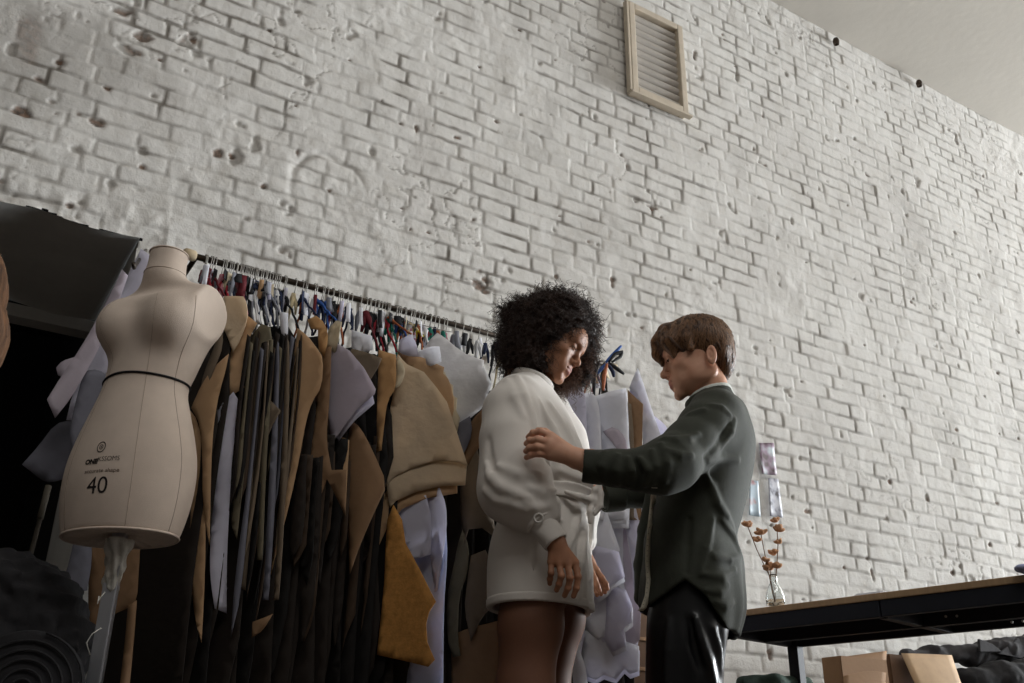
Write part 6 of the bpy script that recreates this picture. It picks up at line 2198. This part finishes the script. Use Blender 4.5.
# things lying on the table
q = far_e - dirT * .45 + perp * .1
c = on_plane(873, 595.5, (0, 0, TH), np.array([0, 0, 1.0]))
bm = bmesh.new()
for i in range(3): add_box(bm, (0, 0, .002 + .003 * i), (.13 - .01 * i, .09, .002), Matrix.Rotation(.1 * i, 3, 'Z'))
o = bm_obj('paper_stack', bm, WHITEP); o.location = (c[0] + .05, c[1] + .02, TH + .001)
tag(o, 'thin white papers lying on the table top', 'paper')
c = on_plane(1022, 571, (0, 0, TH), np.array([0, 0, 1.0]))
def cl_sdf(P):
    return smin(ell(P, (0, 0, .014), (.05, .035, .016)), ell(P, (.03, .01, .02), (.03, .03, .02)), .02) + .003 * vnoise(P[:, 0], P[:, 1], 50, 2)
V, F = surf(cl_sdf, (-.08, -.06, -.01), (.09, .06, .06), .004)
o = from_np('folded_cloth', V, F, mat('blue_cloth', srgb(168, 174, 208), .8)); o.location = (c[0] + .045, c[1] + .01, TH + .003); o.scale = (.8, .8, .7)
tag(o, 'small blue cloth on the table at the right edge', 'cloth')

# low bench behind the table carrying boxes and rolled dark fabric
def on_z(px, py, z): return on_plane(px, py, (0, 0, z), np.array([0, 0, 1.0]))
BY = 2.72
bx0 = float(on_y(700, 680, BY)[0]); bx1 = float(on_y(1130, 680, BY)[0])
M_BENCH = mat('raw_wood_bench', srgb(120, 96, 72), .7, var=.2, vscale=8, stretch=(8, 1, 1))
bench = empty('low_bench', ((bx0 + bx1) / 2, BY, 0), 'low wooden bench against the wall under the table', 'bench')
bm = bmesh.new(); add_box(bm, ((bx0 + bx1) / 2, BY, .43), (bx1 - bx0, .5, .04), bev=.004); bm_obj('bench_top', bm, M_BENCH, bench)
for xx in (bx0 + .08, bx1 - .08):
    for yy in (BY - .2, BY + .2):
        bm = bmesh.new(); add_box(bm, (xx, yy, .205), (.05, .05, .41), bev=.004); bm_obj('leg', bm, M_BENCH, bench)
M_BOX = mat('cardboard', srgb(150, 118, 88), .85, var=.08, vscale=4, bump=.2, bscale=60, stretch=(1, 1, 1))
M_BOX2 = mat('light_cardboard', srgb(188, 158, 124), .8, var=.12, vscale=12)
M_BOXD = mat('shaded_brown_board', srgb(104, 78, 58), .85, var=.15, vscale=6)


def carton(label, px0, px1, ptop, y, m, flap=None, open_=True, depth=.22):
    a_ = on_y(px0, ptop, y); b_ = on_y(px1, ptop, y)
    z1 = float((a_[2] + b_[2]) / 2); z0 = .451
    x0, x1 = float(a_[0]), float(b_[0])
    t = .005
    root = empty('cardboard_box', ((x0 + x1) / 2, y + depth / 2, z0), label, 'box')
    bm = bmesh.new()
    add_box(bm, ((x0 + x1) / 2, y + t / 2, (z0 + z1) / 2), (x1 - x0, t, z1 - z0)); add_box(bm, ((x0 + x1) / 2, y + depth, (z0 + z1) / 2), (x1 - x0, t, z1 - z0))
    add_box(bm, (x0 + t / 2, y + depth / 2, (z0 + z1) / 2), (t, depth - t, z1 - z0)); add_box(bm, (x1 - t / 2, y + depth / 2, (z0 + z1) / 2), (t, depth - t, z1 - z0))
    add_box(bm, ((x0 + x1) / 2, y + depth / 2, z0 + t / 2), (x1 - x0 - t, depth - t, t))
    bm_obj('carton_body', bm, m, root)
    return root, x0, x1, z0, z1


def flap(root, pts, y, m, th=.004, bulge=.01):
    P_ = [on_y(px, py, yy) for (px, py, yy) in pts]
    bm = bmesh.new(); n = 8; G_ = []
    for i in range(n + 1):
        G_.append([])
        for j in range(n + 1):
            s_, t_ = i / n, j / n
            q = (1 - s_) * (1 - t_) * P_[0] + s_ * (1 - t_) * P_[1] + s_ * t_ * P_[2] + (1 - s_) * t_ * P_[3]
            q[1] -= bulge * math.sin(PI * s_) * (0.4 + .6 * t_)
            G_[-1].append(bm.verts.new(q))
    for i in range(n):
        for j in range(n): bm.faces.new((G_[i][j], G_[i + 1][j], G_[i + 1][j + 1], G_[i][j + 1]))
    o = bm_obj('flap', bm, m, root, True)
    md = o.modifiers.new('thickness', 'SOLIDIFY'); md.thickness = th
    return o


r_, *_ = carton('brown cardboard box under the table with a ribbed flap folded over its front', 841, 886, 658, 2.60, M_BOX, depth=.09)
flap(r_, [(843, 657, 2.62), (886, 651, 2.62), (884, 700, 2.585), (843, 700, 2.585)], 2.6, M_BOX, bulge=.004)
r_, *_ = carton('cardboard box under the table with a pale curled flap hanging forward', 890, 948, 657, 2.64, M_BOXD, depth=.10)
flap(r_, [(901, 653.5, 2.62), (951, 655.5, 2.62), (966, 700, 2.56), (922, 700, 2.56)], 2.6, M_BOX2, bulge=.012)
# cardboard seen low between the two women
pa = on_y(636, 612, 2.78); pb2 = on_y(668, 612, 2.78)
root = empty('cardboard_box', (float(pa[0] + pb2[0]) / 2, 2.88, 0), 'brown cardboard boxes stacked on the floor between the two women', 'box', 'cardboard between the women')
zt_ = float(pa[2])
bm = bmesh.new(); add_box(bm, (float(pa[0] + pb2[0]) / 2 + .03, 2.88, zt_ / 2), (.26, .2, zt_), bev=.004); bm_obj('carton_body', bm, M_BOXD, root)
for zz_ in (zt_ - .09, zt_ - .19):
    bm = bmesh.new(); add_box(bm, (float(pa[0] + pb2[0]) / 2 + .03, 2.778, zz_), (.262, .008, .012), bev=.002); bm_obj('carton_seam', bm, M_BOX, root)
root['label'] = 'brown cardboard box standing on the floor between the two women'
del root['group']

M_DARKFAB = mat('charcoal_fabric', srgb(62, 60, 62), .9, var=.25, vscale=12, bump=.4, bscale=60)
M_BLACKFAB = mat('black_fabric', srgb(34, 33, 35), .9, var=.3, vscale=14, bump=.4, bscale=60)
M_GREENFAB = mat('green_knit', srgb(74, 92, 82), .9, var=.3, vscale=40, bump=.6, bscale=120)


def cloth_lump(name, label, cat, pts, rads, m, y, seed, res=.007, wr=.008):
    q = [np.array(on_y(px, py, yy)) for px, py, yy in pts]
    def f(P):
        return chain(P, q, rads, .04) + wr * (vnoise(P[:, 0] * 1.0 + P[:, 1], P[:, 2] * 2.2, 14, seed) + .5 * vnoise(P[:, 0] - P[:, 2] * .5, P[:, 1] + P[:, 2], 40, seed + 2))
    lo = np.min(q, 0) - max(rads) - .04; hi = np.max(q, 0) + max(rads) + .04
    V, F = surf(f, lo, hi, res)
    o = from_np(name, relax(V, F, 1), F, m)
    return tag(o, label, cat)


cloth_lump('fabric_bundle', 'crumpled charcoal fabric bundle on the boxes under the table', 'fabric', [(905, 655, 2.78), (935, 655, 2.78), (970, 655, 2.76), (1005, 650, 2.74), (1040, 645, 2.72), (1045, 690, 2.76), (960, 692, 2.80), (975, 760, 2.80), (1045, 760, 2.80)], [.022, .036, .042, .052, .06, .06, .05, .09, .09], M_DARKFAB, 2.7, 4)
cloth_lump('fabric_bundle', 'black fabric heap lowest under the table at the right edge', 'fabric', [(965, 684, 2.66), (1000, 682, 2.64), (1040, 678, 2.62), (1080, 678, 2.62), (1080, 730, 2.62), (985, 730, 2.64), (1000, 760, 2.64)], [.060, .075, .085, .08, .09, .08, .10], M_BLACKFAB, 2.65, 9, .008)
for nm, pts in (('left', [(985, 649), (984, 640), (996, 648)]), ('right', [(1003, 648), (1018, 637.5), (1021, 652)])):
    pass
cloth_lump('knit_pile', 'green knitted cloth lying low on the bench beside the trousers', 'cloth', [(742, 683, 2.62), (775, 683, 2.60), (806, 684, 2.60)], [.022, .028, .025], M_GREENFAB, 2.6, 14, .005, .004)
# folded ends sticking up from the bundle
for lab, pts in (('small pointed grey fabric corner sticking up from the bundle', [(978, 652), (977, 639), (990, 644), (1000, 652)]), ('black pointed fabric corner sticking up at the right edge under the table', [(996, 654), (1016, 638), (1019, 644), (1026, 660)])):
    P_ = [on_y(x, y, 2.70) for x, y in pts]
    bm = bmesh.new(); bm.faces.new([bm.verts.new(q) for q in P_])
    o = bm_obj('fabric_corner', bm, M_DARKFAB); md = o.modifiers.new('thickness', 'SOLIDIFY'); md.thickness = .012
    md2 = o.modifiers.new('soften', 'BEVEL'); md2.width = .003; md2.segments = 2
    tag(o, lab, 'fabric')

# ------------------------------------------------------------------ lower left: dark fabric heap, roll and leaning pipe
def heap(P):
    q = [np.array(on_y(x, y, 2.45)) for x, y in ((-40, 640), (0, 625), (25, 640), (38, 665))]
    d = chain(P, q, [.17, .15, .12, .10], .05)
    return d + .014 * vnoise(P[:, 0] + P[:, 1], P[:, 2], 22, 31) + .010 * vnoise(P[:, 0] - P[:, 1], P[:, 2] * 1.4, 48, 33)
h0 = on_y(0, 640, 2.45)
V, F = surf(heap, np.array(h0) - (.45, .3, .35), np.array(h0) + (.4, .3, .35), .008)
o = from_np('fabric_heap', V, F, M_BLACKFAB)
tag(o, 'black crumpled fabric heap at the lower left corner of the room', 'fabric')
# crate under the heap
bm = bmesh.new(); add_box(bm, (h0[0] - .05, 2.5, (h0[2] - .12) / 2), (.5, .5, max(.1, h0[2] - .12)), bev=.01)
tag(bm_obj('storage_crate', bm, M_BLACK), 'black crate under the crumpled fabric heap at lower left', 'crate')
rc = on_y(22, 690, 2.05)
roll = empty('fabric_roll', (rc[0], rc[1], rc[2]), 'dark fabric roll showing its round end at the lower left corner', 'fabric roll')
bm = bmesh.new()
rr = .105
ax = np.array([.15, 1.0, -.02]); ax /= np.linalg.norm(ax)
add_tube(bm, [rc - ax * .0, rc - ax * -.003, rc + ax * .35], [rr * .97, rr, rr], 40)
bm_obj('rolled_cloth', bm, M_BLACKFAB, roll, True)
bm = bmesh.new()
e_x = np.array([1.0, -.15, 0]); e_x /= np.linalg.norm(e_x); e_z = np.cross(e_x, ax); 
pts = []
for i in range(150):
    a_ = i * .22; r0 = .014 + .089 * i / 150
    pts.append(rc - ax * .004 + e_x * r0 * math.cos(a_) + e_z * r0 * math.sin(a_))
add_tube(bm, pts, .0022, 5)
bm_obj('roll_edge', bm, M_BLACKFAB, roll, True)
bm = bmesh.new(); add_box(bm, (rc[0], rc[1] + .2, (rc[2] - rr) / 2), (.3, .34, max(.05, rc[2] - rr)), bev=.01)
tag(bm_obj('storage_crate', bm, M_BLACK), 'black crate carrying the dark fabric roll at lower left', 'crate')
# leaning pipe
a_ = on_y(48, 488, 2.95); b_ = on_y(24, 580, 2.88)
dv = (b_ - a_); low = a_ + dv * (a_[2] / -dv[2]) if dv[2] < 0 else b_
pole = empty('leaning_pole', tuple(low), 'thin worn metal pole leaning in the dark opening at left', 'pole')
bm = bmesh.new(); add_tube(bm, [a_, low + np.array([0, 0, .01])], .0065, 10); bm_obj('tube', bm, mat('worn_pole', srgb(66, 60, 52), .5, metal=.3, var=.3, vscale=30), pole, True)
bm = bmesh.new(); add_tube(bm, [a_ + (a_ - b_) * .02, a_ + dv * .35], .0090, 10); bm_obj('sleeve', bm, mat('worn_sleeve', srgb(84, 78, 68), .6), pole, True)
# ------------------------------------------------------------------ light
w = bpy.data.worlds.new('daylight'); scene.world = w; w.use_nodes = True
bg = w.node_tree.nodes['Background']
bg.inputs['Color'].default_value = (0.75, 0.85, 1.0, 1); bg.inputs['Strength'].default_value = 0.9


def area(name, loc, target, sx, sy, power, col):
    ld = bpy.data.lights.new(name, 'AREA'); ld.shape = 'RECTANGLE'; ld.size = sx; ld.size_y = sy
    ld.energy = power; ld.color = col
    o = bpy.data.objects.new(name, ld); COL.objects.link(o)
    o.location = loc
    o.rotation_euler = (Vector(target) - Vector(loc)).to_track_quat('-Z', 'Y').to_euler()
    return o


area('window_daylight', (XR - 0.05, 0.2, 2.6), (0, 0.2, 5.5), 4.6, 3.6, 3000, (0.92, 0.965, 1.0))
area('front_fill_light', (8.0, YF + 0.05, 3.0), (2.0, 3.0, 1.4), 5.0, 2.4, 90, (1.0, 0.97, 0.93))  # added weak fill lamp; the front wall has no window here
area('overhead_fill_light', (1.2, -0.9, CEIL - 0.03), (1.2, 1.4, 1.2), 5.5, 1.3, 150, (1.0, 0.985, 0.96))  # added soft overhead fill; the ceiling above it is closed
scene.view_settings.view_transform = 'Standard'
scene.view_settings.look = 'None'
scene.view_settings.gamma = 1.0
scene.view_settings.exposure = -0.12
scene.view_settings.use_curve_mapping = False
